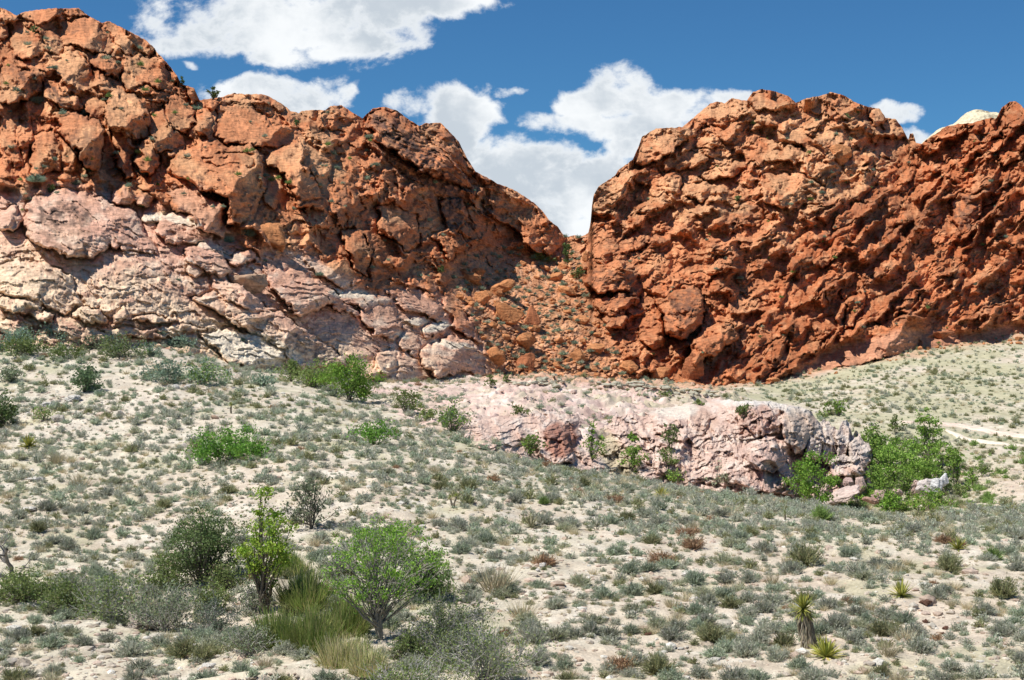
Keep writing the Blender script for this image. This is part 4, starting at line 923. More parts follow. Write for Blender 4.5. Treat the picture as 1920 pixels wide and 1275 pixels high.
def plant(name, label, cat, pos, h, wd, nclump, nleaf, lsz, lcols, bcol, stems=1, trunk=0.30, shell=0.55, cr=0.16, group=None, seed=1, flat_top=False, twigs=0, brad=None, lean=0.0, dp=None):
    rng = np.random.default_rng(seed)
    x, y, z = pos; dp = dp or wd
    root = bpy.data.objects.new(name, None); COL.objects.link(root); root.location = (x, y, z - 0.05)
    tag(root, label, cat, group)
    brad = brad or h * 0.028
    # clump centres inside an uneven crown
    c0 = trunk * h; ch = h - c0
    C0 = []
    while len(C0) < nclump:
        p = rng.uniform(-1, 1, 3); r = np.linalg.norm(p)
        if r > 1 or r < shell * rng.random(): continue
        if trunk < .1 and p[2] < -.2 and rng.random() < .3: continue
        ang = math.atan2(p[1], p[0]); k = 1 + .30 * math.sin(ang * 3 + seed) + .20 * math.sin(ang * 5 + seed * 2 + p[2] * 4)
        C0.append((p[0] * wd / 2 * k * (1 - (.0 if flat_top else .35) * max(p[2], 0)), p[1] * dp / 2 * k * (1 - .3 * max(p[2], 0)), c0 + ch * (p[2] * .5 + .5) * (1 + .13 * math.sin(ang * 4 + seed) + .08 * math.sin(p[0] * 7 + seed))))
    C0 = np.array(C0); C0[:, 0] += lean * C0[:, 2]
    paths = []; tips = []
    st = []
    for s in range(stems):
        a = rng.uniform(0, 6.28); sp = (0 if stems == 1 else wd * .16)
        top = np.array([math.cos(a) * sp + lean * h * .6, math.sin(a) * sp, h * .72]); b0 = np.array([math.cos(a) * brad * 1.5 * (stems > 1), math.sin(a) * brad * 1.5 * (stems > 1), -.05])
        t = np.linspace(0, 1, 8)[:, None]
        P = b0 + (top - b0) * t + np.cumsum(rng.normal(0, h * .012, (8, 3)), 0) * (t > .05)
        R = brad / (stems ** .4) * (1 - t[:, 0] * .85)
        st.append((P, R)); paths.append((P, R, bcol))
    for c in C0:
        P, R = st[rng.integers(0, stems)]
        k = int(np.clip((c[2] / h - .18 - rng.uniform(0, .25)) / .72 * 7, 1, 6)) if trunk > .08 else rng.integers(0, 3)
        p0 = P[k]; t = np.linspace(0, 1, 6)[:, None]
        mid = (p0 + c) / 2 + np.array([0, 0, -.10 * np.linalg.norm(c - p0)]) + rng.normal(0, .03 * h, 3)
        B = (1 - t) ** 2 * p0 + 2 * t * (1 - t) * mid + t * t * c + rng.normal(0, .008 * h, (6, 3)) * np.sin(t * math.pi)
        paths.append((B, np.linspace(max(R[k] * .5, .008), .006 + brad * .06, 6), np.array(bcol) * rng.uniform(.85, 1.2)))
        for _ in range(twigs):
            e = c + rng.normal(0, cr * wd * .6, 3); paths.append((np.array([B[4], (B[4] + e) / 2 + rng.normal(0, .02 * h, 3), e]), np.array([.010, .007, .004]), np.array(bcol) * rng.uniform(.9, 1.4)))
        tips.append(B)
    V, Q, C = tubes(paths)
    me = mesh_np('trunk', V, Q, C, True, M_BARK); link('trunk' if trunk > .12 else 'branches', me, root)
    if nleaf:
        i = rng.integers(0, nclump, nleaf)
        rad = cr * wd * rng.uniform(.6, 1.3, nclump)[i]
        L = C0[i] + rng.normal(0, 1, (nleaf, 3)) * rad[:, None] * np.array([.6, .6, .42])
        j = rng.random(nleaf) < .18
        tp = np.stack([tips[q][rng.integers(3, 6)] for q in i]); L[j] = tp[j] + rng.normal(0, .03 * wd, (int(j.sum()), 3))
        L[:, 2] = np.maximum(L[:, 2], .02)
        V, Q, C = leaves(L, lsz, lcols, rng)
        link('crown', mesh_np('crown', V, Q, C, False, M_VEG), root)
    return root
LG = [(.20, .36, .05), (.26, .42, .065), (.15, .29, .04)]; LIME = [(.36, .52, .06), (.44, .58, .09), (.27, .43, .055)]; DKG = [(.10, .16, .05), (.135, .20, .065), (.17, .235, .08)]
COT = [(.23, .38, .065), (.30, .45, .09), (.17, .29, .055)]; GG = [(.17, .215, .12), (.22, .26, .15), (.26, .29, .19)]; OL = [(.19, .25, .075), (.15, .21, .06), (.24, .29, .10)]; YG = [(.26, .29, .09), (.31, .32, .12)]
BRK = (.13, .11, .09); GBRK = (.36, .34, .31); DBRK = (.09, .08, .06)
def mp(pos): return pos[1] / F
def at(px, py): return hit(px, py)
def bush(name, label, px, py, hp, wp, cols, seed, cat='bush', dens=1.0, bc=BRK, pos=None, trunk=0.0, group=None, lpx=1.25, twigs=0, stems=4, shell=.4, clumps=None, cr=.15, dpk=1.0):
    pos = pos or at(px, py); m = mp(pos); h, wd = hp * m, wp * m
    area = hp * wp; nl = int(np.clip(area * .34 * dens, 60, 9000)); ncl = clumps or int(np.clip(area / 110, 8, 90))
    return plant(name, label, cat, pos, h, wd, ncl, nl, lpx * 1.9 * m, cols, bc, stems, trunk, shell, cr, group, seed, twigs=twigs, dp=wd * dpk)
# foreground trees
bush('tree', 'broad vase-shaped green tree with thin grey limbs, largest tree in the foreground', 722, 1200, 236, 236, LG, 3, 'tree', .46, (.27, .25, .21), trunk=.33, lpx=1.25, stems=3, shell=.9, clumps=110, cr=.062, twigs=3)
bush('tree', 'slender lime-green sapling with several upright stems beside the olive broom thicket', 505, 1152, 240, 80, LIME, 5, 'tree', .75, (.13, .11, .08), trunk=.20, lpx=1.45, stems=2, shell=.6, clumps=42, cr=.16)
bush('tree', 'dense dark green round-headed tree up the bank behind the lime sapling', 378, 1096, 150, 138, DKG + [(.15, .20, .08)], 7, 'tree', 1.5, DBRK, trunk=.08, lpx=1.15, clumps=80)
bush('tree', 'sparse grey-leaved tree with dark twigs alone on pale gravel', 580, 992, 100, 92, GG, 9, 'tree', .55, DBRK, trunk=.10, twigs=3, shell=.8, clumps=50, cr=.10)
# dead tree
p = at(22, 1086); m = mp(p); r_ = np.random.default_rng(4)
dead = bpy.data.objects.new('dead_tree', None); COL.objects.link(dead); dead.location = p; tag(dead, 'leafless grey dead tree with twisted forked limbs at the left edge', 'dead tree')
pth = []
def limb(P0, d, L, R, lv):
    P = [np.array(P0, float)]; d = np.array(d, float)
    for _ in range(6):
        d = d + r_.normal(0, .33, 3); d /= np.linalg.norm(d); P.append(P[-1] + d * L / 6)
    pth.append((np.array(P), np.linspace(R, R * .45, 7), (.20, .185, .17)))
    if lv:
        for _ in range(3): limb(P[r_.integers(2, 7)], d + r_.normal(0, .8, 3) + np.array([0, 0, .25]), L * .62, R * .5, lv - 1)
limb((0, 0, -.1), (.15, 0, 1), 90 * m, 5 * m, 3); limb((0, 0, -.05), (-.5, 0, .7), 70 * m, 3 * m, 2); limb((0, 0, -.05), (.8, 0, .45), 55 * m, 2.4 * m, 2)
link('trunk', mesh_np('trunk', *tubes(pth), True, M_BARK), dead)
# foreground thickets and bushes
for i, (px, py, h, w_, cols, dn, bc, tw, lab) in enumerate([
 (50, 1135, 66, 150, OL, 1.2, DBRK, 0, 'low olive-green bush below the leafless dead tree'), (135, 1152, 60, 110, OL, 1.1, DBRK, 0, 'olive bush on the gully rim, second from the left edge'),
 (215, 1165, 90, 150, GG + OL, .8, GBRK, 3, 'grey-green twiggy thicket left of the knobbly pale rock'), (310, 1185, 88, 130, GG, .8, GBRK, 3, 'grey-green thicket just above the knobbly pale rock'),
 (320, 1105, 66, 90, OL, 1.2, DBRK, 0, 'yellowish green bush at the left foot of the dark round-headed tree'), (425, 1105, 46, 90, OL, 1.1, DBRK, 0, 'small olive bush between the dark round-headed tree and the lime sapling'),
 (400, 1190, 70, 100, [(.16,.20,.13),(.20,.24,.17)], .8, GBRK, 2, 'pale sage thicket below the olive bush near the lime sapling'), (468, 1150, 52, 74, GG, .7, GBRK, 2, 'grey twiggy bush at the left foot of the lime sapling'),
 (790, 1128, 100, 96, DKG, 1.5, DBRK, 0, 'very dark dense bush tucked behind the right side of the broad tree'), (640, 1085, 60, 70, GG, .7, GBRK, 2, 'greyish bush half hidden behind the left limbs of the broad tree'),
 (840, 1232, 112, 170, GG + OL, .75, GBRK, 5, 'big grey-green thicket with tangled bare twigs right of the broad tree'), (905, 1290, 100, 200, GG + OL, .6, GBRK, 6, 'twiggy grey thicket at the bottom edge, right of the broad tree'),
 (770, 1325, 84, 210, OL, .8, GBRK, 5, 'green thicket cut by the bottom edge below the broad tree'), (860, 1205, 60, 90, GG, .7, GBRK, 4, 'low spreading grey shrub on the right rim of the big thicket'),
 (770, 1240, 56, 70, OL, 1.0, DBRK, 1, 'olive bush between the foot of the broad tree and the grey thicket'), (470, 1225, 50, 110, GG, .8, GBRK, 2, 'low grey thicket in front of the leftmost broom clump'), (390, 1150, 56, 90, OL, 1.0, DBRK, 0, 'olive bush in the gap under the dark round-headed tree'), (150, 1110, 40, 100, GG, .8, GBRK, 2, 'grey bush behind the olive bushes at left'),
 (3, 800, 60, 62, DKG, 1.5, DBRK, 0, 'dark green bush cut by the left edge of the slope'), (20, 770, 0, 0, None, 0, 0, 0, '')]):
    if cols: bush('bush', lab, px, py, h, w_, cols, 20 + i, 'bush', dn, bc, twigs=tw, clumps=60)
BG = [(.17, .36, .05), (.22, .43, .06), (.13, .28, .05)]
for i, (px, py, h, w_, cols, dn, lab) in enumerate([
 (438, 866, 70, 142, BG, 1.3, 'vivid green spreading bush alone on the pinkish gravel slope'), (702, 834, 44, 92, BG, .9, 'vivid green feathery bush midway up the slope, near the pink ground'), (655, 750, 74, 112, LG + [(.22,.33,.06)], 1.3, 'tall bright green bush in front of the big tan boulder'),
 (592, 728, 50, 72, OL, 1.1, 'olive bush left of the tall bright green bush'), (545, 716, 36, 60, OL, 1.0, 'darker low bush at the end of the layered slickrock'), (850, 812, 56, 66, LG + GG, .9, 'green open bush standing at the left end of the pink outcrop'),
 (762, 776, 44, 58, OL, .9, 'olive bush on the pink bare ground left of the outcrop'), (800, 790, 26, 40, OL, .8, 'small olive bush between two taller green ones beside the outcrop'), (160, 736, 48, 72, [(.10,.16,.075),(.13,.19,.09)], 1.3, 'round dark green bush alone on the upper left slope'),
 (312, 720, 40, 82, BLUEG, 1.1, 'bluish green bush below the layered slickrock ledges'), (380, 718, 38, 80, BLUEG + GREENC, 1.1, 'grey-green bush under the pale smooth slab'), (225, 672, 44, 88, OL + GG, 1.1, 'olive-grey thicket against the left slickrock foot'),
 (345, 660, 30, 70, BLUEG, 1.1, 'bluish shrub at the near corner of the pale smooth slab'), (25, 655, 40, 90, BLUEG, 1.1, 'grey-green thicket below the leftmost ledge'), (105, 648, 34, 90, BLUEG, 1.1, 'grey-green thicket second from the left below the ledges'), (40, 668, 34, 80, OL, 1.1, 'olive bush in front of the leftmost thicket'),
 (120, 672, 26, 74, OL, 1.0, 'yellowish olive bush at the lower edge of the thicket row'), (175, 655, 26, 60, GG, 1.0, 'small grey thicket between the olive thickets at the rock foot'), (280, 668, 26, 50, BLUEG, 1.0, 'small blue-grey bush beside a flat pinkish ledge'), (20, 718, 34, 44, GG, .9, 'grey-green bush near the left edge above the stony patch'),
 (490, 724, 24, 54, BLUEG, 1.0, 'low blue-green bush at the slickrock toe'), (80, 790, 30, 46, GREENC + STRAW, .8, 'yellow-green broomy shrub above the golden yucca at left')]):
    bush('bush', lab, px, py, h, w_, cols, 60 + i, 'bush', dn * 1.15, DBRK, clumps=30)
# shrubs on the outcrop
for i, (px, py, h, w_, cols, dn, lab) in enumerate([
 (1112, 864, 60, 44, OL + LG, .6, 'open green shrub in the side gully of the outcrop'), (1185, 884, 62, 54, OL + LG, .6, 'taller green shrub right of the side gully'), (1185, 828, 20, 26, LG, 1.0, 'small bright green bush on the gully bank'),
 (1256, 842, 46, 38, DKG + OL, .7, 'dark open shrub on the ledge below the white-topped bulge'), (1252, 880, 42, 46, OL, .6, 'green shrub at the foot of the outcrop near the rosette yucca'), (1262, 908, 30, 50, OL + LG, .6, 'low green shrub just above the foreground ridge by the outcrop'), (992, 852, 40, 50, LG + OL, .8, 'light green bush in front of the rusty red rock face'),
 (972, 776, 18, 34, OL, 1, 'little olive shrub above the rusty red rock face'), (920, 728, 24, 22, OL, .8, 'small shrub on the plateau, leftmost of the two'), (950, 720, 20, 22, OL, .8, 'small shrub on the plateau, right of its twin'), (1396, 786, 30, 32, DKG + OL, 1, 'dark shrub lodged on top of the outcrop'),
 (1344, 914, 42, 44, PALEG, .4, 'pale wispy shrub against the base of the rounded pink rock'), (1370, 912, 24, 16, DKG, 1, 'tiny dark cactus-like shrub beside the pale wispy one'), (1245, 744, 12, 30, OL, 1, 'low plateau shrub near the loose flat slabs'), (1312, 760, 12, 22, OL, 1, 'tiny olive shrub on the outcrop crest')]):
    o = on_outcrop(px, py); g_ = at(px, py); pos = o if o[1] < g_[1] else g_
    bush('shrub', lab, px, py, h, w_, cols, 90 + i, 'shrub', dn * 1.2, DBRK, pos=pos, clumps=22)
# trees of the wash
def wash(px, Y, rows, w_, cols, dn, lab, seed, trunk=.22, cl=30):
    x = (px - 960) / F * Y; z = float(gz(x, Y)); hp = (HOR - (z - CAMZ) / Y * F - rows) * (.88 if 1630 < px < 1780 and px != 1736 else 1)
    bush('tree', lab, px, 0, hp, w_, cols, seed, 'tree', dn, BRK, pos=(x, Y, z), trunk=trunk, clumps=cl, cr=.12, stems=2, shell=.6)
for i, a in enumerate([(1525, 103, 842, 92, LG, .8, 'leafy green tree at the foot of the pink cliff edge'), (1500, 106, 870, 50, LG, .8, 'smaller green tree tucked against the pink cliff face'), (1572, 165, 748, 44, OL + LG, .9, 'isolated green tree behind the white jagged pinnacles'), (1545, 163, 770, 30, OL, .9, 'small olive bush-like tree behind the pinnacles'),
 (1640, 128, 780, 90, COT, .8, 'dark-limbed green tree right of the white pinnacles'), (1668, 122, 815, 84, COT, .9, 'round green tree in the middle of the wash grove'), (1600, 124, 862, 70, COT + GG, .7, 'low green tree under the jagged pinnacles'), (1700, 126, 832, 74, COT, .9, 'full green tree left of the tallest one in the grove'),
 (1736, 132, 776, 64, COT, .8, 'tallest bright green tree of the wash grove'), (1742, 120, 850, 62, COT, 1.1, 'dense round green tree on a short trunk below the tallest one'), (1690, 112, 885, 60, COT + OL, .7, 'leaning green tree with pale limbs among the wash boulders'), (1655, 108, 905, 52, LG, .8, 'light green young tree by the pink wash boulders'),
 (1740, 107, 908, 56, LG, .7, 'light green clump in front of the white split boulder'), (1690, 105, 925, 44, LG + OL, .8, 'low green clump at the ridge edge in the wash'), (1792, 122, 848, 28, COT, .9, 'narrow green tree right of the grove'), (1822, 120, 880, 22, COT, .9, 'small narrow tree at the right rim of the wash'),
 (1798, 112, 905, 26, OL, .8, 'short olive tree below the narrow one'), (1680, 150, 775, 34, OL, .8, 'thin olive tree on the far bank, above the grove'), (1772, 118, 880, 34, DKG, .9, 'dark green small tree beside the white split boulder'), (1715, 138, 815, 50, COT, .9, 'green tree directly behind the tallest one'), (1620, 112, 905, 46, COT, .8, 'green sapling between the pinnacles and the ridge'), (1650, 134, 800, 60, COT, 1, 'green tree behind the dark-limbed one'), (1722, 124, 852, 60, COT, 1, 'leafy tree filling the middle gap of the grove'), (1762, 128, 820, 44, COT, .9, 'tree at the right shoulder of the grove'),
 (1842, 124, 868, 34, OL + COT, .8, 'olive-green bushy tree at the far right of the grove'), (1812, 118, 905, 30, OL + LG, .8, 'bushy tree low on the right bank of the wash'), (1848, 117, 915, 26, OL, .8, 'small bush on the bare right bank'), (1785, 130, 838, 40, COT, .8, 'open tree behind the narrow green one'),
 (1670, 104, 915, 46, LG, .9, 'bright low sapling at the ridge edge near the tilted slab'), (1722, 104, 920, 50, YG + LG, .8, 'yellow-green shrubby tree at the ridge edge'), (1765, 106, 915, 34, YG + LG, .8, 'yellow-green shrubby tree right of its twin at the ridge edge'), (1640, 116, 868, 60, COT, .9, 'green tree just right of the pinnacle foot')]):
    wash(a[0], a[1], a[2], a[3], a[4], a[5] * .95, a[6], 130 + i)
# small skyline and canyon trees
for i, (px, py, h, w_, cols, lab, cat) in enumerate([(401, 187, 24, 22, DKG, 'tiny lone tree standing on the left skyline notch', 'tree'), (341, 156, 14, 10, DKG, 'dark skyline bush on the steep shoulder left of the lone tree', 'bush'), (1062, 502, 44, 22, DKG, 'dark green conifer-like tree at the head of the canyon', 'tree'),
 (1082, 524, 24, 26, DKG + OL, 'bushy green tree below the canyon-head conifer', 'tree'), (1010, 488, 14, 32, DKG, 'low dark bush at the foot of the rounded spur', 'bush'), (1030, 492, 12, 20, OL, 'small green bush right of the low dark one by the spur', 'bush'), (67, 60, 14, 18, DKG, 'dark bush in a cleft near the top of the left hill', 'bush'),
 (118, 352, 22, 24, DKG, 'dark green bush at the foot of the banded left cliff', 'bush'), (95, 360, 14, 22, DKG, 'low green bush left of the darker one under the cliff', 'bush'), (168, 322, 22, 14, OL, 'green bush growing up the base of the streaked pillar rock', 'bush'), (556, 236, 16, 12, DKG, 'dark bush perched right of the smooth orange wedge', 'bush'),
 (1588, 228, 16, 12, DKG, 'dark bush high on the right hill near its summit', 'bush'), (1385, 378, 14, 14, DKG, 'dark bush on the right hill above the overhanging rock', 'bush'), (1518, 290, 9, 10, OL, 'tiny bright bush left of the balanced rock', 'bush'), (825, 512, 16, 16, DKG, 'dark bush where the talus meets the ridge', 'bush')]):
    bush('tree' if cat == 'tree' else 'bush', lab, px, py, h, w_, cols, 160 + i, cat, 2.2, DBRK, pos=on_hill(px, py), trunk=.2 if cat == 'tree' else 0, clumps=16, lpx=1.0, stems=2)

# broom-like green clumps (jointfir) between the two trees
def broom(px, py, hp, wp, seed, lab, cols):
    rng = np.random.default_rng(seed); pos = at(px, py); m = mp(pos); n = int(wp * hp * .20)
    a = rng.uniform(0, 6.28, n); r = np.sqrt(rng.random(n))
    bx = np.cos(a) * r * wp * m * .38; by = np.sin(a) * r * wp * m * .38
    base = np.stack([bx, by, 0 * bx], -1)
    hh = hp * m * (1.05 - .5 * r ** 2) * rng.uniform(.25, 1.08, n) * (1 + .3 * np.sin(a * 4 + seed) * r)
    tip = base + np.stack([bx * .45 + rng.normal(0, .14, n) * hp * m, by * .45 + rng.normal(0, .14, n) * hp * m, hh], -1)
    s = np.stack([np.cos(a + 1.3), np.sin(a + 1.3), 0 * a], -1) * (1.05 * m)
    V = np.stack([base - s, base + s, tip + s * .25, tip - s * .25], 1).reshape(-1, 3)
    c = np.stack([vary(cols[q], 1, rng)[0] for q in rng.integers(0, len(cols), n)])
    me = mesh_np('broom_shrub', V, np.arange(4 * n).reshape(n, 4), np.repeat(c, 4, 0), False, M_VEG)
    tag(link('broom_shrub', me, loc=(pos[0], pos[1], pos[2] - .05), ), lab, 'shrub')
BR1 = [(.30, .37, .10), (.23, .32, .08), (.42, .40, .17), (.26, .35, .09)]; BR2 = [(.48, .44, .22), (.32, .36, .13), (.54, .47, .28)]
for i, a in enumerate([(520, 1212, 72, 120, BR1, 'broad olive broom-like clump directly below the lime sapling'), (590, 1215, 80, 110, BR1, 'second broom-like clump, right of the lime sapling'), (575, 1140, 80, 110, BR1, 'tall broom-like clump between the sapling and the broad tree'),
    (650, 1190, 80, 100, BR1, 'green broom-like clump left of the broad tree trunk'), (672, 1236, 44, 60, BR1, 'low olive broom clump left of the foot of the broad tree'), (640, 1250, 60, 100, BR2, 'straw-tipped broom clump at the bottom of the thicket'), (690, 1268, 54, 80, BR2, 'yellowish broom clump near the bottom edge below the broad tree'), (545, 1080, 50, 70, BR1, 'small broom clump behind the lime sapling')]):
    broom(a[0], a[1], a[2], a[3], 200 + i, a[5], a[4])

# ------------------------------------------------------------------ yuccas
def rosette(n, L, wid, rng, cols, up=.1, droop=.25, cz=0.0):
    VV, QQ, CC = [], [], []; off = 0
    for k in range(n):
        a = rng.uniform(0, 6.28); e = math.asin(rng.uniform(up, 1.0) ** .8) if up > 0 else rng.uniform(-.55, 1.45); l = L * rng.uniform(.75, 1.08)
        d = np.array([math.cos(a) * math.cos(e), math.sin(a) * math.cos(e), math.sin(e)]); s = np.array([-math.sin(a), math.cos(a), 0]); nn = np.cross(d, s)
        P = []
        for t, ww in ((.03, .7), (.35, 1.0), (.7, .75), (1.0, .05)):
            c = d * l * t + np.array([0, 0, cz - droop * l * t * t * (1 - math.sin(e)) * .6])
            P += [c - s * wid * ww - nn * wid * ww * .4, c, c + s * wid * ww - nn * wid * ww * .4]
        VV += P; col = vary(cols[rng.integers(0, len(cols))], 1, rng)[0]
        CC += [col] * 12
        for r in range(3):
            b = off + 3 * r; QQ += [(b, b + 1, b + 4, b + 3), (b + 1, b + 2, b + 5, b + 4)]
        off += 12
    return np.array(VV), np.array(QQ), np.array(CC)
YC = [(.42, .42, .08), (.31, .33, .07), (.54, .50, .13), (.22, .25, .06)]; DEADL = [(.30, .25, .17), (.22, .18, .12), (.38, .33, .25)]
def yucca(label, px, py, r_px, seed, cols=YC, n=70, trunk=None, up=.02, pos=None, name='yucca', head=None, skirt=True):
    rng = np.random.default_rng(seed); pos = pos or at(px, py); m = mp(pos)
    root = bpy.data.objects.new(name, None); COL.objects.link(root); root.location = pos; tag(root, label, 'yucca')
    L = r_px * m; hz = 0.0
    heads = head or [(0, trunk or 0)]
    for hx, hh in heads:
        hz = hh * m; ox = hx * m
        if hh:
            t = np.linspace(0, 1, 9)
            P = np.stack([ox * t + .02 * np.sin(t * 9), 0 * t, hz * t - .08], -1); R = (.46 + .05 * np.sin(t * 20)) * L * (.85 if hh > 50 else .5) * (1.05 - .25 * t)
            V, Q, C = tubes([(P, R, (.17, .14, .10))], 10); link('trunk', mesh_np('trunk', V, Q, C, True, M_BARK), root)
            ns = int(40 + hh * 5); VV, TT, CC = [], [], []
            for k in range(ns):
                a = rng.uniform(0, 6.28); z0 = hz * rng.uniform(.12, 1.0); r0 = L * (.40 if hh > 50 else .22); l = L * rng.uniform(.35, .6)
                p0 = np.array([ox * z0 / hz + math.cos(a) * r0, math.sin(a) * r0, z0]); e = p0 + np.array([math.cos(a) * l * .25, math.sin(a) * l * .25, -l]); s = np.array([-math.sin(a), math.cos(a), 0]) * L * .045
                b = len(VV); VV += [p0 - s, p0 + s, e]; TT.append((b, b + 1, b + 2)); CC += [vary(DEADL[k % 3], 1, rng)[0]] * 3
            link('dead_leaves', mesh_np('dead_leaves', VV, TT, CC, False, M_DRY), root)
        V, Q, C = rosette(n, L, L * .045, rng, cols, up if not hh else -.0, .3)
        V[:, 0] += ox; V[:, 2] += hz + .02
        link('leaf_rosette', mesh_np('leaf_rosette', V, Q, C, False, M_VEG), root)
    return root
yucca('tall yucca with a shaggy leaning trunk and golden spiky head', 1520, 1214, 33, 1, trunk=70, head=[(-14, 70), ], n=120)
yucca('trunkless golden yucca rosette at the foot of the tall shaggy one', 1548, 1234, 44, 2, n=110, up=.06)
yucca('dark golden yucca rosette on the left slope below the stony patch', 53, 840, 27, 3, n=90)
yucca('yucca rosette on the ridge crest in front of the pink outcrop', 1240, 932, 21, 4)
yucca('golden yucca rosette near the right edge on the upper shrub flat', 1797, 1030, 27, 5)
yucca('ragged golden yucca with a tilted head above the brown rock', 1690, 1120, 34, 6, n=80)
yucca('washed-out straw-coloured yucca lying low in mid slope', 996, 990, 27, 7, cols=[(.45, .42, .27), (.36, .34, .21)], up=.02, n=50)
yucca('small two-headed yucca on a short stem in mid slope', 850, 952, 7, 8, cols=[(.22, .27, .05), (.30, .33, .08)], head=[(-6, 18), (5, 22)], n=40)
yucca('small dark single-headed yucca on the ridge right of the pink cliff', 1472, 976, 8, 9, cols=[(.14, .18, .05), (.20, .24, .06)], head=[(0, 12)], n=40)
yucca('small brown-stemmed yucca on the pinkish upper slope', 433, 776, 7, 10, head=[(0, 16)], n=40)
yucca('thin dark cactus-like yucca at the base of the rounded pink rock', 1368, 916, 5, 11, cols=[(.12, .17, .05)], head=[(0, 20)], n=30)

# ------------------------------------------------------------------ rocks
def ico(sub):
    me = bpy.data.meshes.new('t'); import bmesh
    bm = bmesh.new(); bmesh.ops.create_icosphere(bm, subdivisions=sub, radius=1); bm.to_mesh(me); bm.free()
    v = np.zeros(len(me.vertices) * 3); me.vertices.foreach_get('co', v); f = np.zeros(len(me.polygons) * 3, np.int32); me.polygons.foreach_get('vertices', f)
    bpy.data.meshes.remove(me); return v.reshape(-1, 3), f.reshape(-1, 3)
I4 = ico(5); I1 = ico(1); I2 = ico(2)
def stone(base, seed, planes=14, cutr=(.62, .95), nz=.05):
    rng = np.random.default_rng(seed); v = base.copy(); d = v / np.linalg.norm(v, axis=1)[:, None]
    r = np.ones(len(v)) * 1.05
    for _ in range(planes):
        n = rng.normal(0, 1, 3); n /= np.linalg.norm(n); k = rng.uniform(*cutr); q = d @ n
        rr = np.where(q > .05, k / np.maximum(q, .05), 9); r = -np.log(np.exp(-r * 45) + np.exp(-np.minimum(rr, 3) * 45)) / 45
    p = d * r[:, None]
    if nz: p = p * (1 + nz * (fbm(p[:, 0] * 2.5 + p[:, 2] * 1.3 + seed, p[:, 1] * 2.5 - p[:, 2], 4, seed) + .4 * fbm(p[:, 0] * 9 + seed, p[:, 2] * 9 + p[:, 1] * 4, 3, seed + 3)))[:, None]
    return p
def boulder(label, pos, rx, ry, rz, col, seed, cat='boulder', group=None, mat=None, tiltx=0.0, name='boulder', nz=.10):
    p = stone(I4[0], seed, 16, (.50, .92), nz * 1.5) * np.array([rx, ry, rz])
    c, s = math.cos(tiltx), math.sin(tiltx); p = np.stack([p[:, 0] * c + p[:, 2] * s, p[:, 1], -p[:, 0] * s + p[:, 2] * c], -1)
    n = fbm(p[:, 0] / rx * 2 + seed, p[:, 2] / rz * 3 + p[:, 1] / ry, 4, seed); C = np.array(col)[None] * (1 + .25 * n[:, None])
    k = sstep(n, .15, .4)[:, None] * .5; C = C * (1 - k) + np.array(col) * .45 * k
    me = mesh_np(name, p, I4[1], C, True, mat or M_RED)
    return tag(link(name, me, loc=pos), label, cat, group)
ORG = (.56, .245, .105); DRD = (.42, .16, .075)
def hb(px, py, rx, ry, lab, seed, col=ORG, dk=.9, tilt=0.0, sink=.15, group=None):
    x, y, z = on_hill(px, py + ry * .5); m = y / F
    boulder(lab, (x, y - rx * m * (.45 - sink), CAMZ + (HOR - py) / F * (y - rx * m * .3)), rx * m * 1.12, rx * m * dk, ry * m * 1.15, col, seed, tiltx=tilt, group=group)
for i, a in enumerate([(955, 592, 27, 25, 'large round orange boulder in the canyon rubble, left of its darker neighbour'), (998, 597, 18, 22, 'darker boulder touching the right side of the large round one in the canyon'), (935, 541, 28, 13, 'flat wedge boulder high in the canyon rubble'), (985, 640, 24, 15, 'brown boulder on the lower canyon rubble'), (985, 682, 23, 18, 'rounded red boulder low in the canyon beside the pink toe'),
   (930, 668, 24, 16, 'orange block left of the rounded red boulder at the canyon foot'), (1066, 545, 18, 9, 'pale slab boulder in the canyon bed below the trees'), (1040, 520, 14, 9, 'small leaning boulder in the upper canyon bed'), (1098, 484, 8, 11, 'upright red rock at the canyon head'), (905, 560, 20, 14, 'orange boulder left of the large round one'),
   (1573, 290, 22, 20, 'balanced rock with a narrow base high on the right hill'), (1088, 600, 16, 10, 'low boulder right of the canyon centre'), (1120, 655, 20, 12, 'boulder at the foot of the right canyon wall'), (1180, 690, 18, 12, 'boulder on the rubble under the right wall'), (880, 520, 20, 12, 'dark-topped boulder where the ridge meets the rubble'),
   (470, 530, 34, 24, 'angular brown block with a pale top sitting on the slickrock'), (515, 442, 32, 30, 'round rusty boulder under the big orange massif'), (1240, 700, 18, 12, 'small boulder left of the foremost red knob'), (1296, 695, 19, 27, 'foremost red knob of the right hill above the plateau'), (1765, 627, 22, 8, 'flat dark slab lying at the toe of the right hill')]):
    hb(a[0], a[1], a[2], a[3], a[4], 300 + i, (.50, .33, .22) if i == 15 else (DRD if i in (1, 4, 18, 19) else ORG), tilt=[0, .2, -.3, .1, 0][i % 5])
rk = np.random.default_rng(5); cnt = 0
while cnt < 170:
    px = rk.uniform(850, 1290); py = rk.uniform(470, 722)
    if seg_dist([(850,520),(890,480),(960,470),(1045,480),(1062,450),(1100,450),(1095,500),(1110,580),(1145,620),(1180,690),(1260,728),(1000,712),(930,705),(910,640),(865,580)], np.array([px]), np.array([py]))[0] < 0: continue
    r = rk.lognormal(1.55, .5)
    hb(px, py, r, r * rk.uniform(.5, .8), 'weathered orange boulder among the rubble filling the canyon floor', 400 + cnt, tuple(np.array(ORG) * rk.uniform(.8, 1.12)), tilt=rk.uniform(-.4, .4), group='small boulders of the canyon rubble'); cnt += 1
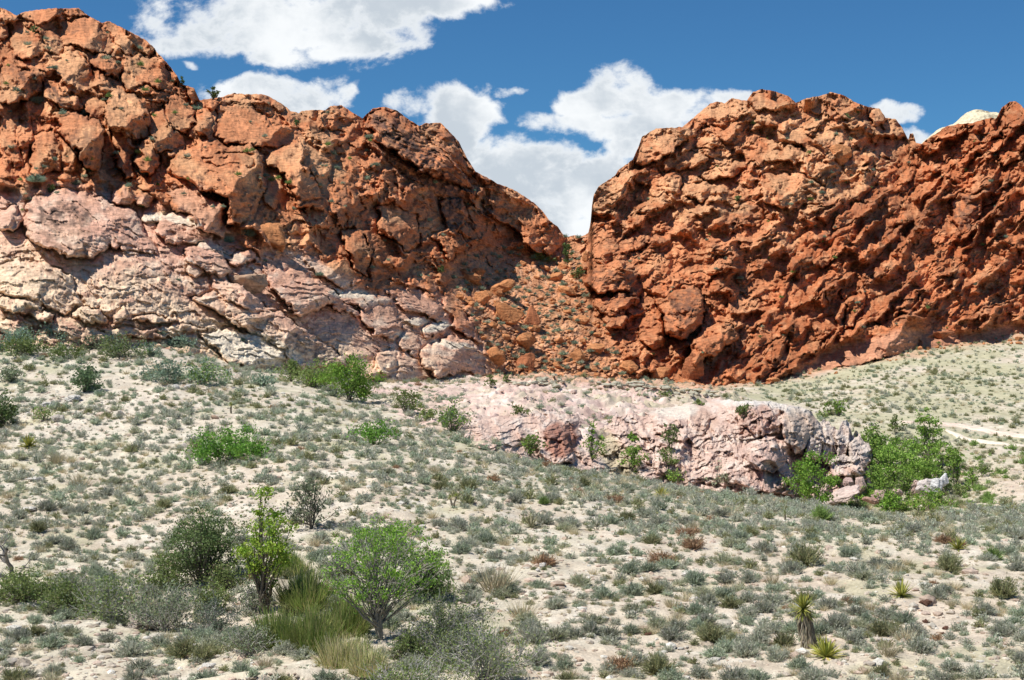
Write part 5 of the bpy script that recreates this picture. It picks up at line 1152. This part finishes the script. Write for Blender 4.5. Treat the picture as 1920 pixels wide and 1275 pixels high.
def gb(px, py, rx, ry, lab, seed, col, tilt=0.0, cat='rock', mat=None, nz=.10, group=None):
    x, y, z = at(px, py); m = y / F
    boulder(lab, (x, y, z + ry * m * .45), rx * m, rx * m * .8, ry * m, col, seed, cat, group, mat or M_STONE, tilt, 'rock', nz)
WHT = (.66, .62, .56); PNK = (.58, .42, .36); BRN = (.16, .085, .06); LIMES = (.56, .50, .43)
gb(265, 1180, 32, 17, 'knobbly pale limestone rock sitting among grey bushes at lower left', 501, (.44, .38, .32), nz=.55)
for i, a in enumerate([(386, 1254, 18, 6, 'flat white slab near the bottom edge at left', WHT), (25, 1247, 28, 8, 'pitted grey rock near the lower left corner', (.40, .36, .31)), (60, 1140, 30, 5, 'long white ledge rock below the olive bushes at left', WHT), (1735, 1136, 13, 7, 'dark brown rock below the ragged golden yucca', BRN), (1735, 1168, 6, 6, 'small dark brown rock under the larger one', BRN),
   (1773, 1182, 7, 4, 'small reddish brown rock right of the pair', BRN), (1768, 1190, 5, 4, 'smallest reddish brown rock at lower right', BRN), (1215, 1192, 8, 5, 'reddish rock among grey shrubs at lower centre', BRN), (1018, 1064, 8, 6, 'white stone beside the rust-coloured shrub', WHT), (1008, 1072, 6, 4, 'small white stone left of the rust shrub stone', WHT),
   (330, 730, 9, 6, 'smooth white rock on the upper slope, left of a pair', WHT), (357, 730, 11, 8, 'smooth white rock on the upper slope, right of a pair', WHT), (226, 780, 12, 6, 'tan rock at the edge of the stony patch', LIMES), (262, 794, 12, 6, 'weathered grey rock right of the stony patch', LIMES), (90, 762, 16, 7, 'white ledge stone in the stony patch', WHT),
   (135, 752, 22, 7, 'broad white ledge stone right in the stony patch', WHT), (110, 790, 15, 8, 'grey pitted stone below the stony patch', LIMES), (404, 786, 9, 4, 'brownish stone near the small brown-stemmed yucca', (.42,.30,.22)), (520, 900, 11, 4, 'flat pinkish rock left of the sparse grey tree', (.52,.38,.3)), (345, 838, 11, 5, 'pale flat rock left of the vivid green bush', LIMES),
   (1300, 1125, 14, 4, 'flat pale rock by the right-centre shrubs', WHT), (1140, 1135, 10, 5, 'pale stone in the gravel gap at centre', LIMES), (1290, 1080, 16, 8, 'whitish weathered rock near the right-centre shrubs', WHT), (265, 838, 8, 4, 'small tan stone on the left slope', LIMES), (70, 900, 20, 6, 'white ledge rock above the left shrubs', WHT), (50, 960, 18, 6, 'white crumbling ledge on the left slope', WHT)]):
    gb(a[0], a[1], a[2], a[3], a[4], 510 + i, a[5], tilt=.1 * ((i * 7) % 5 - 2), nz=.22)
for i, (px, Y, pyc, rx, ry, lab, col) in enumerate([(1758, 110, 910, 15, 20, 'white split boulder, brightest in the wash', (.72,.71,.70)), (1735, 111, 915, 18, 17, 'pinkish white boulder left of the brightest one', (.66,.58,.54)), (1715, 112, 918, 14, 15, 'pale pink boulder at the left end of the white pair', PNK), (1648, 108, 928, 20, 12, 'long tilted pink slab in the wash', PNK), (1612, 112, 908, 11, 16, 'pink upright boulder below the pinnacles', PNK),
   (1592, 112, 905, 10, 14, 'darker pink boulder against the pinnacle foot', (.5,.36,.32)), (1680, 108, 925, 12, 9, 'small pink boulder between the slab and the pale pair', PNK), (1630, 106, 938, 14, 6, 'low reddish boulder at the ridge edge in the wash', (.45,.28,.22)), (1580, 108, 930, 40, 10, 'flat pale pink bench rock in the wash bed', (.66,.52,.46)), (1770, 112, 900, 10, 12, 'small white boulder right of the brightest one', (.70,.69,.68))]):
    x = (px - 960) / F * Y; m = Y / F
    boulder(lab, (x, Y, CAMZ + (HOR - pyc) * m), rx * m * 1.1, rx * m, ry * m * 1.1, col, 560 + i, mat=M_PINK, tiltx=[.5, -.3, .2, -.5, 0][i % 5], nz=.14)
# flat grey slabs on the plateau rim
rk = np.random.default_rng(6)
for i in range(60):
    px = rk.uniform(960, 1060) if i < 22 else rk.uniform(1120, 1345); py = np.interp(px, [980, 1150, 1300], [716, 722, 738]) + rk.uniform(-4, 8)
    x, y, z = on_outcrop(px, py); m = y / F
    boulder('flat grey-green sandstone slab lying loose on the plateau rim', (x, y - .3, z + .15), rk.uniform(5, 12) * m, rk.uniform(8, 14) * m, rk.uniform(2, 4.5) * m, (.47, .44, .34), 600 + i, 'slab', 'loose slabs on the plateau rim', M_STONE, name='flat_rock')

rk = np.random.default_rng(61)
for i in range(64):
    px = rk.uniform(1290, 1915); by = np.interp(px, [1300, 1400, 1500, 1600, 1700, 1920], [730, 719, 707, 684, 660, 634]); py = by + rk.uniform(-3, 16) * rk.random(); r = rk.lognormal(1.15, .5)
    gb(px, py, r, r * rk.uniform(.5, .8), 'small fallen red rock at the foot of the right hill', 800 + i, tuple(np.array(ORG) * rk.uniform(.8, 1.15)), tilt=rk.uniform(-.4, .4), mat=M_RED, group='fallen rocks at the foot of the right hill')
rk = np.random.default_rng(62)
for i in range(70):
    px = rk.uniform(830, 1340); py = rk.uniform(712, 790) if px < 1180 else rk.uniform(725, 765); x, y, z = on_outcrop(px, py); m = y / F; r = rk.lognormal(.9, .5) * m
    boulder('small pale pink rock lying loose on the shelf of the outcrop', (x, y - r * .5, z + r * .2), r, r, r * rk.uniform(.5, .8), tuple(np.array((.62, .48, .41)) * rk.uniform(.8, 1.15)), 900 + i, 'rock', 'loose rocks on the pink shelf', M_STONE, name='rock')
# gravel: loose stones nobody could count
ST = []
for k in range(8):
    p = stone(I1[0], 700 + k, 5, (.55, .9), 0); ST.append(p)
rk = np.random.default_rng(8); items = []
patch = [(110, 770, 150, 45, 900), (420, 720, 260, 30, 300), (200, 1240, 260, 50, 350), (1100, 1090, 200, 70, 420), (1700, 1180, 260, 80, 350), (700, 980, 200, 60, 260), (1880, 900, 90, 40, 300), (450, 950, 120, 70, 250)]
for cx, cy, sx, sy, n in patch:
    for _ in range(n):
        px, py = rk.normal(cx, sx * .6), rk.normal(cy, sy * .6)
        items.append((px, py))
for _ in range(6500): items.append((rk.uniform(-60, 1980), 1290 - 560 * rk.random() ** 1.0))
it = []
K = len(items); arr = np.array(items)
YY = np.geomspace(30, 420, 500)
for px, py in items:
    X = (px - 960) / F * YY; d = CAMZ + (HOR - py) / F * YY - gz(X, YY); k = int(np.argmax(d < 0))
    if k == 0 or YY[k] > 190: continue
    y = YY[k] - rk.random() * (YY[k] - YY[k - 1]); x = (px - 960) / F * y
    r = min(rk.lognormal(-2.75, .55), .38)
    col = [(.66, .60, .50), (.58, .50, .41), (.52, .40, .31), (.70, .66, .58), (.60, .47, .38), (.45, .38, .30)][rk.integers(0, 6)]
    t = ST[rk.integers(0, 8)]
    it.append(((t, I1[1], np.ones((len(t), 3)) * np.array(col) * rk.uniform(.8, 1.1)), x, y, float(gz(x, y)) + r * .12, (r * rk.uniform(.8, 1.5), r, r * rk.uniform(.35, .7)), rk.uniform(0, 6.28)))
tag(link('gravel', join('gravel', it, M_STONE)), 'countless small pale stones strewn over the slope', None, None, 'stuff')

# ------------------------------------------------------------------ shrub cover
rk = np.random.default_rng(21)
cand = []
cell = {}
def free(x, y, r, k=.75):
    q = int(x // 1.2), int(y // 1.2)
    for i in (-1, 0, 1):
        for j in (-1, 0, 1):
            for a, b, c in cell.get((q[0] + i, q[1] + j), ()):
                if (a - x) ** 2 + (b - y) ** 2 < ((r + c) * k) ** 2: return False
    cell.setdefault(q, []).append((x, y, r)); return True
for px, py in [(1522,1212),(1548,1234),(53,836),(1240,930),(1797,1026),(1685,1116),(996,986),(850,952),(1472,976),(433,776),(265,1180),(722,1198),(505,1152),(580,992),(22,1086),(1735,1136),(1735,1168),(386,1254),(1086,1096)]:
    x, y, z = at(px, py)
    for dy_ in (.2, -.9, -1.9): free(x, y + dy_, .75, 0)
def scatter(n, y0, y1, rmin, rmax, dens=1.0, k=.75, near=False):
    t = rk.uniform(-.40, .40, n); m_ = n // 5; t[-m_:] = np.where(t[-m_:] > 0, .40, -.40) + np.sign(t[-m_:]) * rk.uniform(0, .22, m_); y = np.sqrt(rk.uniform(y0 * y0, y1 * y1, n)); x = t * y
    z = gz(x, y); px = 960 + F * x / y; py = HOR - (z - CAMZ) / y * F
    nz = fbm(x / 7, y / 7, 3, 901); nz2 = fbm(x / 2.6, y / 2.6, 3, 905); nz3 = fbm(x / 22, y / 22, 2, 906); mixn = fbm(x / 5, y / 5, 3, 907)
    u = rk.random(n); kd = rk.random(n); sz = rk.random(n)
    for i in range(n):
        # bare pinkish patch, trail, talus of gravel stay open
        pr = .76 + 1.4 * nz[i] + .9 * nz2[i] + .35 * nz3[i]
        pr += .35 * math.exp(-((py[i] - np.interp(px[i], [0, 900, 1200, 1500, 1920], [880, 900, 915, 955, 970])) / 28) ** 2)
        pr += .5 * math.exp(-((px[i] - 120) / 160) ** 2 - ((py[i] - 900) / 40) ** 2)
        pr -= .5 * math.exp(-((px[i] - 480) / 140) ** 2 - ((py[i] - 930) / 60) ** 2) + .4 * math.exp(-((px[i] - 950) / 160) ** 2 - ((py[i] - 1050) / 60) ** 2) + .6 * math.exp(-((px[i] - 150) / 170) ** 2 - ((py[i] - 1210) / 35) ** 2)
        if 680 < px[i] < 1000 and 690 < py[i] < 790: pr -= .45
        if y[i] > 97 and 1480 < px[i] < 1860 and 840 < py[i] < 965: pr += .6
        if px[i] > 1680:
            if abs(py[i] - np.interp(px[i], [1776, 1835, 1880, 1960], [809, 830, 834, 840])) < 5 and px[i] > 1770: continue
            if abs(py[i] - np.interp(px[i], [1690, 1740, 1800, 1850, 1900, 1980], [792, 795, 797, 808, 817, 826])) < 7: continue
            pr -= .8 * math.exp(-((px[i] - 1930) / 90) ** 2 - ((py[i] - 905) / 40) ** 2)
        if y[i] > 94 and 870 < px[i] < 1480 and py[i] > 722: pr -= .75 if py[i] < 800 else .95
        if py[i] < 722 and 760 < px[i] < 1480: pr += .5
        if y[i] > 135 and px[i] > 1300: pr += .25
        if u[i] > pr * dens: continue
        r = rmin + (rmax - rmin) * sz[i] ** 1.8
        if not free(x[i], y[i], r, k): continue
        kk = kd[i]; kind = 'grey'
        g = mixn[i]
        if y[i] > 96 and 1480 < px[i] and py[i] > 835: kind = 'straw' if kk < .25 else ('olive' if kk < .5 else ('pale' if kk < .75 else 'green'))
        elif kk < .12 + .25 * max(0, g): kind = 'straw'
        elif kk < .24: kind = 'olive'
        elif kk < .44: kind = 'sage'
        elif kk < .52: kind = 'pale'
        elif kk < .527: kind = 'rust'
        elif y[i] > 140 and kk < .75: kind = 'olive'
        elif py[i] < 760 and kk < .8: kind = 'sage'
        cand.append((x[i], y[i], float(z[i]), r, kind))
scatter(11800, 32, 70, .17, .56, 1, .66)
scatter(12500, 70, 105, .18, .62, 1, .66)
scatter(8700, 105, 150, .20, .66, 1, .7)
scatter(16000, 150, 290, .22, .66, 1.2, .7)
# the many tiny plants between
nbig = len(cand)
small = []
def tiny(n, y0, y1, rmin, rmax):
    t = rk.uniform(-.40, .40, n); y = np.sqrt(rk.uniform(y0 * y0, y1 * y1, n)); x = t * y; z = gz(x, y); nz = fbm(x / 4, y / 4, 3, 911); px = 960 + F * x / y
    for i in range(n):
        if rk.random() > .6 + nz[i]: continue
        if y[i] > 94 and 870 < px[i] < 1480 and rk.random() < .6: continue
        small.append((x[i], y[i], float(z[i]), rk.uniform(rmin, rmax), ('straw', 'grey', 'straw', 'sage', 'pale', 'olive')[rk.integers(0, 6)]))
tiny(9000, 36, 100, .07, .22); tiny(6000, 100, 200, .12, .28)
# individuals: the largest in the picture
DESC = {'grey': ('low grey twiggy shrub', 'shrub'), 'sage': ('silvery sage-green shrub', 'shrub'), 'olive': ('olive-brown shrub', 'shrub'), 'pale': ('pale yellowish green shrub', 'shrub'), 'straw': ('dry straw-coloured grass tuft', 'grass tuft'), 'rust': ('rust-brown dried shrub', 'shrub'), 'green': ('fresh green shrub', 'shrub'), 'blue': ('blue-green shrub', 'shrub')}
order = sorted(range(len(cand)), key=lambda i: -cand[i][3] / cand[i][1])
inframe = [i for i in order if 0 < 960 + F * cand[i][0] / cand[i][1] < 1920 and HOR - (cand[i][2] - CAMZ) / cand[i][1] * F < 1290]
sh = [i for i in inframe if cand[i][4] != 'straw'][:300]; tf = [i for i in inframe if cand[i][4] == 'straw'][:80]
ind = set(sh + tf)
meshes = {k: [mesh_np('desert_shrub' if k != 'straw' else 'grass_tuft', *t, False, M_DRY if k in ('straw', 'rust') else M_VEG) for t in v] for k, v in HI.items()}
def place(kind, x, y, z, r, label, cat, group, rot=None, sz=1.0):
    nm = 'grass_tuft' if kind == 'straw' else 'desert_shrub'
    me = meshes[kind][rk.integers(0, len(meshes[kind]))]
    o = link(nm, me, loc=(x, y, z - .02), rotz=rk.uniform(0, 6.28) if rot is None else rot, scale=(r, r, r * sz))
    return tag(o, label, cat, group)
for i in sh + tf:
    x, y, z, r, kind = cand[i]
    px = 960 + F * x / y; py = HOR - (z - CAMZ) / y * F
    where = 'on the near gravel slope, right of the thickets' if px > 950 and py > 1080 else ('on the near pale bank, left of the broad tree' if py > 1080 else ('in the middle of the slope, right of the dark round-headed tree' if px > 500 else 'on the left slope above the gully'))
    d, c_ = DESC[kind]
    place(kind, x, y, z, r, d + ' ' + where, c_, d + 's ' + where, sz=rk.uniform(.85, 1.2))
# traced single shrubs
for i, (px, py, rp, kind, lab) in enumerate([(1022, 1062, 28, 'rust', 'rust-brown shrub in two clumps beside a white stone'), (1240, 1058, 30, 'rust', 'broad rust-brown shrub right of centre'), (1160, 1258, 34, 'rust', 'reddish shrub near the bottom edge, right of centre'), (948, 1192, 18, 'rust', 'small orange-brown shrub right of the big thicket'),
    (912, 1180, 11, 'straw', 'small golden grass tuft left of the orange-brown shrub'), (1086, 1096, 24, 'pale', 'rounded yellow-green cushion shrub at centre right'), (1300, 1028, 26, 'rust', 'rusty shrub above the right-centre grey ones'), (1285, 1005, 22, 'rust', 'rust-coloured shrub beside the larger rusty one'), (380, 1236, 26, 'olive', 'tan-brown rounded shrub above the flat white slab'),
    (1380, 1055, 13, 'pale', 'small yellowish cushion shrub right of centre'), (1510, 1062, 38, 'olive', 'wide olive and grey creosote-like shrub on the right flat'), (1880, 1120, 34, 'olive', 'tall olive shrub near the right edge'), (1780, 1070, 28, 'olive', 'airy olive shrub left of the tall right-edge one'), (40, 1200, 24, 'grey', 'dark grey round shrub on bare ground at lower left'),
    (157, 1212, 22, 'grey', 'grey shrub on bare ground right of the round one'), (300, 1212, 24, 'grey', 'grey shrub right of the knobbly pale rock'), (1080, 1196, 20, 'grey', 'neat round grey shrub at lower centre'), (865, 992, 17, 'grey', 'round grey shrub below the two-headed yucca'), (823, 988, 17, 'grey', 'round grey shrub left of its twin below the two-headed yucca'),
    (930, 1110, 60, 'straw', 'wide patch-like straw tuft right of the broad tree'), (980, 1160, 44, 'straw', 'loose dry grass tuft below the straw patch'), (1860, 1050, 22, 'green', 'fresh green shrub at the right edge of the flat'), (1540, 975, 26, 'green', 'pale green bush on the ridge below the wash trees'), (1020, 945, 14, 'green', 'little blue-green shrub in mid slope'),
    (1590, 1135, 18, 'rust', 'reddish brown shrub right of the tall yucca head'), (1835, 1160, 17, 'olive', 'small ochre shrub at the right'), (105, 870, 30, 'straw', 'golden dry tuft below the left golden yucca'), (150, 915, 34, 'straw', 'tawny grass clump on the left slope'), (1095, 912, 16, 'olive', 'ochre shrub near the ridge crest at centre'), (190, 1190, 0, 'grey', '')]):
    if rp == 0: continue
    x, y, z = at(px, py); place(kind, x, y, z, rp * y / F, lab, DESC[kind][1], None, sz=1.25 if kind in ('olive',) else 1.1)
items = []
for i, (x, y, z, r, kind) in enumerate(cand):
    if i in ind: continue
    lod = MID if r / y * F > 6 else LO
    t = lod[kind]; t = t[rk.integers(0, len(t))]
    items.append((t, x, y, z - .02, (r, r, r * rk.uniform(.85, 1.2)), rk.uniform(0, 6.28)))
tag(link('shrub_cover', join('shrub_cover', items, M_VEG)), 'distant and smaller desert shrubs covering the slopes', None, None, 'stuff')
items = []
for x, y, z, r, kind in small:
    t = (MID if y < 60 else LO)[kind]; t = t[rk.integers(0, len(t))]
    items.append((t, x, y, z - .01, (r, r, r), rk.uniform(0, 6.28)))
tag(link('ground_cover', join('ground_cover', items, M_DRY)), 'tiny dry tufts and seedlings between the shrubs', None, None, 'stuff')
print('shrubs', len(cand), 'small', len(small))

# shrubs rooted on the rock faces
cells = []
FL = (HZ[2:] - HZ[:-2]) / (np.abs(HD[2:] - HD[:-2]) + .05)
def hillshrubs(n, box, poly, r0, r1, lab, grp, kinds, flat=.9):
    k = 0; tries = 0
    while k < n and tries < 30000:
        tries += 1
        px = rk.uniform(box[0], box[2]); py = rk.uniform(box[1], box[3])
        if poly and seg_dist(poly, np.array([px]), np.array([py]))[0] < 0: continue
        j = int((px - PXH[0]) / STEP); i = int((py - bot[j]) / (top[j] - bot[j]) * (NR - 1))
        if not 3 < i < NR - 8 or abs(FL[i - 1, j]) > flat: continue
        r = rk.uniform(r0, r1)
        if any((px - a) ** 2 + (py - b) ** 2 < (r + c) ** 2 * .5 for a, b, c in cells[-200:]): continue
        cells.append((px, py, r)); x, y, z = on_hill(px, py); m = y / F
        kd = kinds[rk.integers(0, len(kinds))]
        mz = MIDM[kd][rk.integers(0, 4)]
        tag(link('hillside_shrub', mz, loc=(x, y - r * m * .7, z + r * m * .05), rotz=rk.uniform(0, 6.28), scale=r * m), lab, 'shrub', grp); k += 1
MIDM = {k: [mesh_np('hillside_shrub', *t, False, M_VEG) for t in MID[k]] for k in ('blue', 'green', 'sage')}
TP = [(835,505),(880,470),(960,462),(1050,485),(1058,445),(1105,445),(1092,500),(1100,560),(1140,600),(1160,680),(1260,735),(1000,720),(925,715),(905,640),(860,570)]
hillshrubs(185, (830, 440, 1270, 735), TP, 4, 10, 'blue-green shrub growing in the rubble of the canyon floor', 'shrubs in the canyon rubble', ('blue', 'blue', 'sage'), 3.0)
hillshrubs(80, (0, 60, 700, 400), None, 4, 10, 'small blue-green shrub rooted in a crevice of the left hill', 'shrubs in crevices of the left hill', ('blue', 'sage', 'green'), .8)
hillshrubs(30, (600, 300, 900, 520), None, 3, 8, 'small grey-green shrub on a ledge of the dark ridge', 'shrubs on the dark ridge', ('blue', 'sage'), 1.0)
hillshrubs(80, (1130, 200, 1915, 700), None, 2.5, 6.5, 'tiny green shrub dotting the right hill', 'shrubs dotting the right hill', ('blue', 'blue', 'green'), 1.2)
for i, (px, py, r, lab) in enumerate([(70, 192, 17, 'wide blue-green shrub on a shelf halfway up the left hill'), (103, 128, 9, 'dark shrub in a cleft of the upper left hill'), (222, 118, 7, 'shrub in the crack between two upper blocks'), (70, 338, 20, 'grey-green shrub at the base of the left cliff'), (268, 326, 15, 'shrub in the gap right of the rounded block'), (370, 205, 12, 'shrub left of the smooth orange wedge'),
    (465, 440, 18, 'blue-green shrub filling the ledge left of the rusty boulder'), (430, 452, 14, 'lower shrub on the ledge left of the rusty boulder'), (140, 345, 10, 'small shrub right of the dark bush under the cliff'), (196, 188, 7, 'shrub beneath the large striped block'), (497, 488, 5, 'tiny shrub on the orange slope below the rusty boulder'), (600, 515, 10, 'grey shrub at the top of the white band'), (693, 258, 12, 'shrub in the notch of the dark ridge'),
    (705, 310, 10, 'shrub below the notch of the dark ridge'), (335, 525, 6, 'small shrub beside the pinkish rounded rock'), (303, 625, 10, 'shrub at the pale ledge end'), (455, 638, 8, 'shrub growing on the pale smooth slab'), (1388, 522, 8, 'blue-grey shrub on the pale patch of the right hill'), (1608, 568, 6, 'round shrub on the lower front of the right hill'), (1540, 362, 7, 'shrub at the hollow between the two right hills')]):
    x, y, z = on_hill(px, py); m = y / F
    tag(link('hillside_shrub', meshes['blue'][i % 3], loc=(x, y - r * m * .4, z - r * m * .2), rotz=i, scale=(r * m, r * m, r * m * .85)), lab, 'shrub')
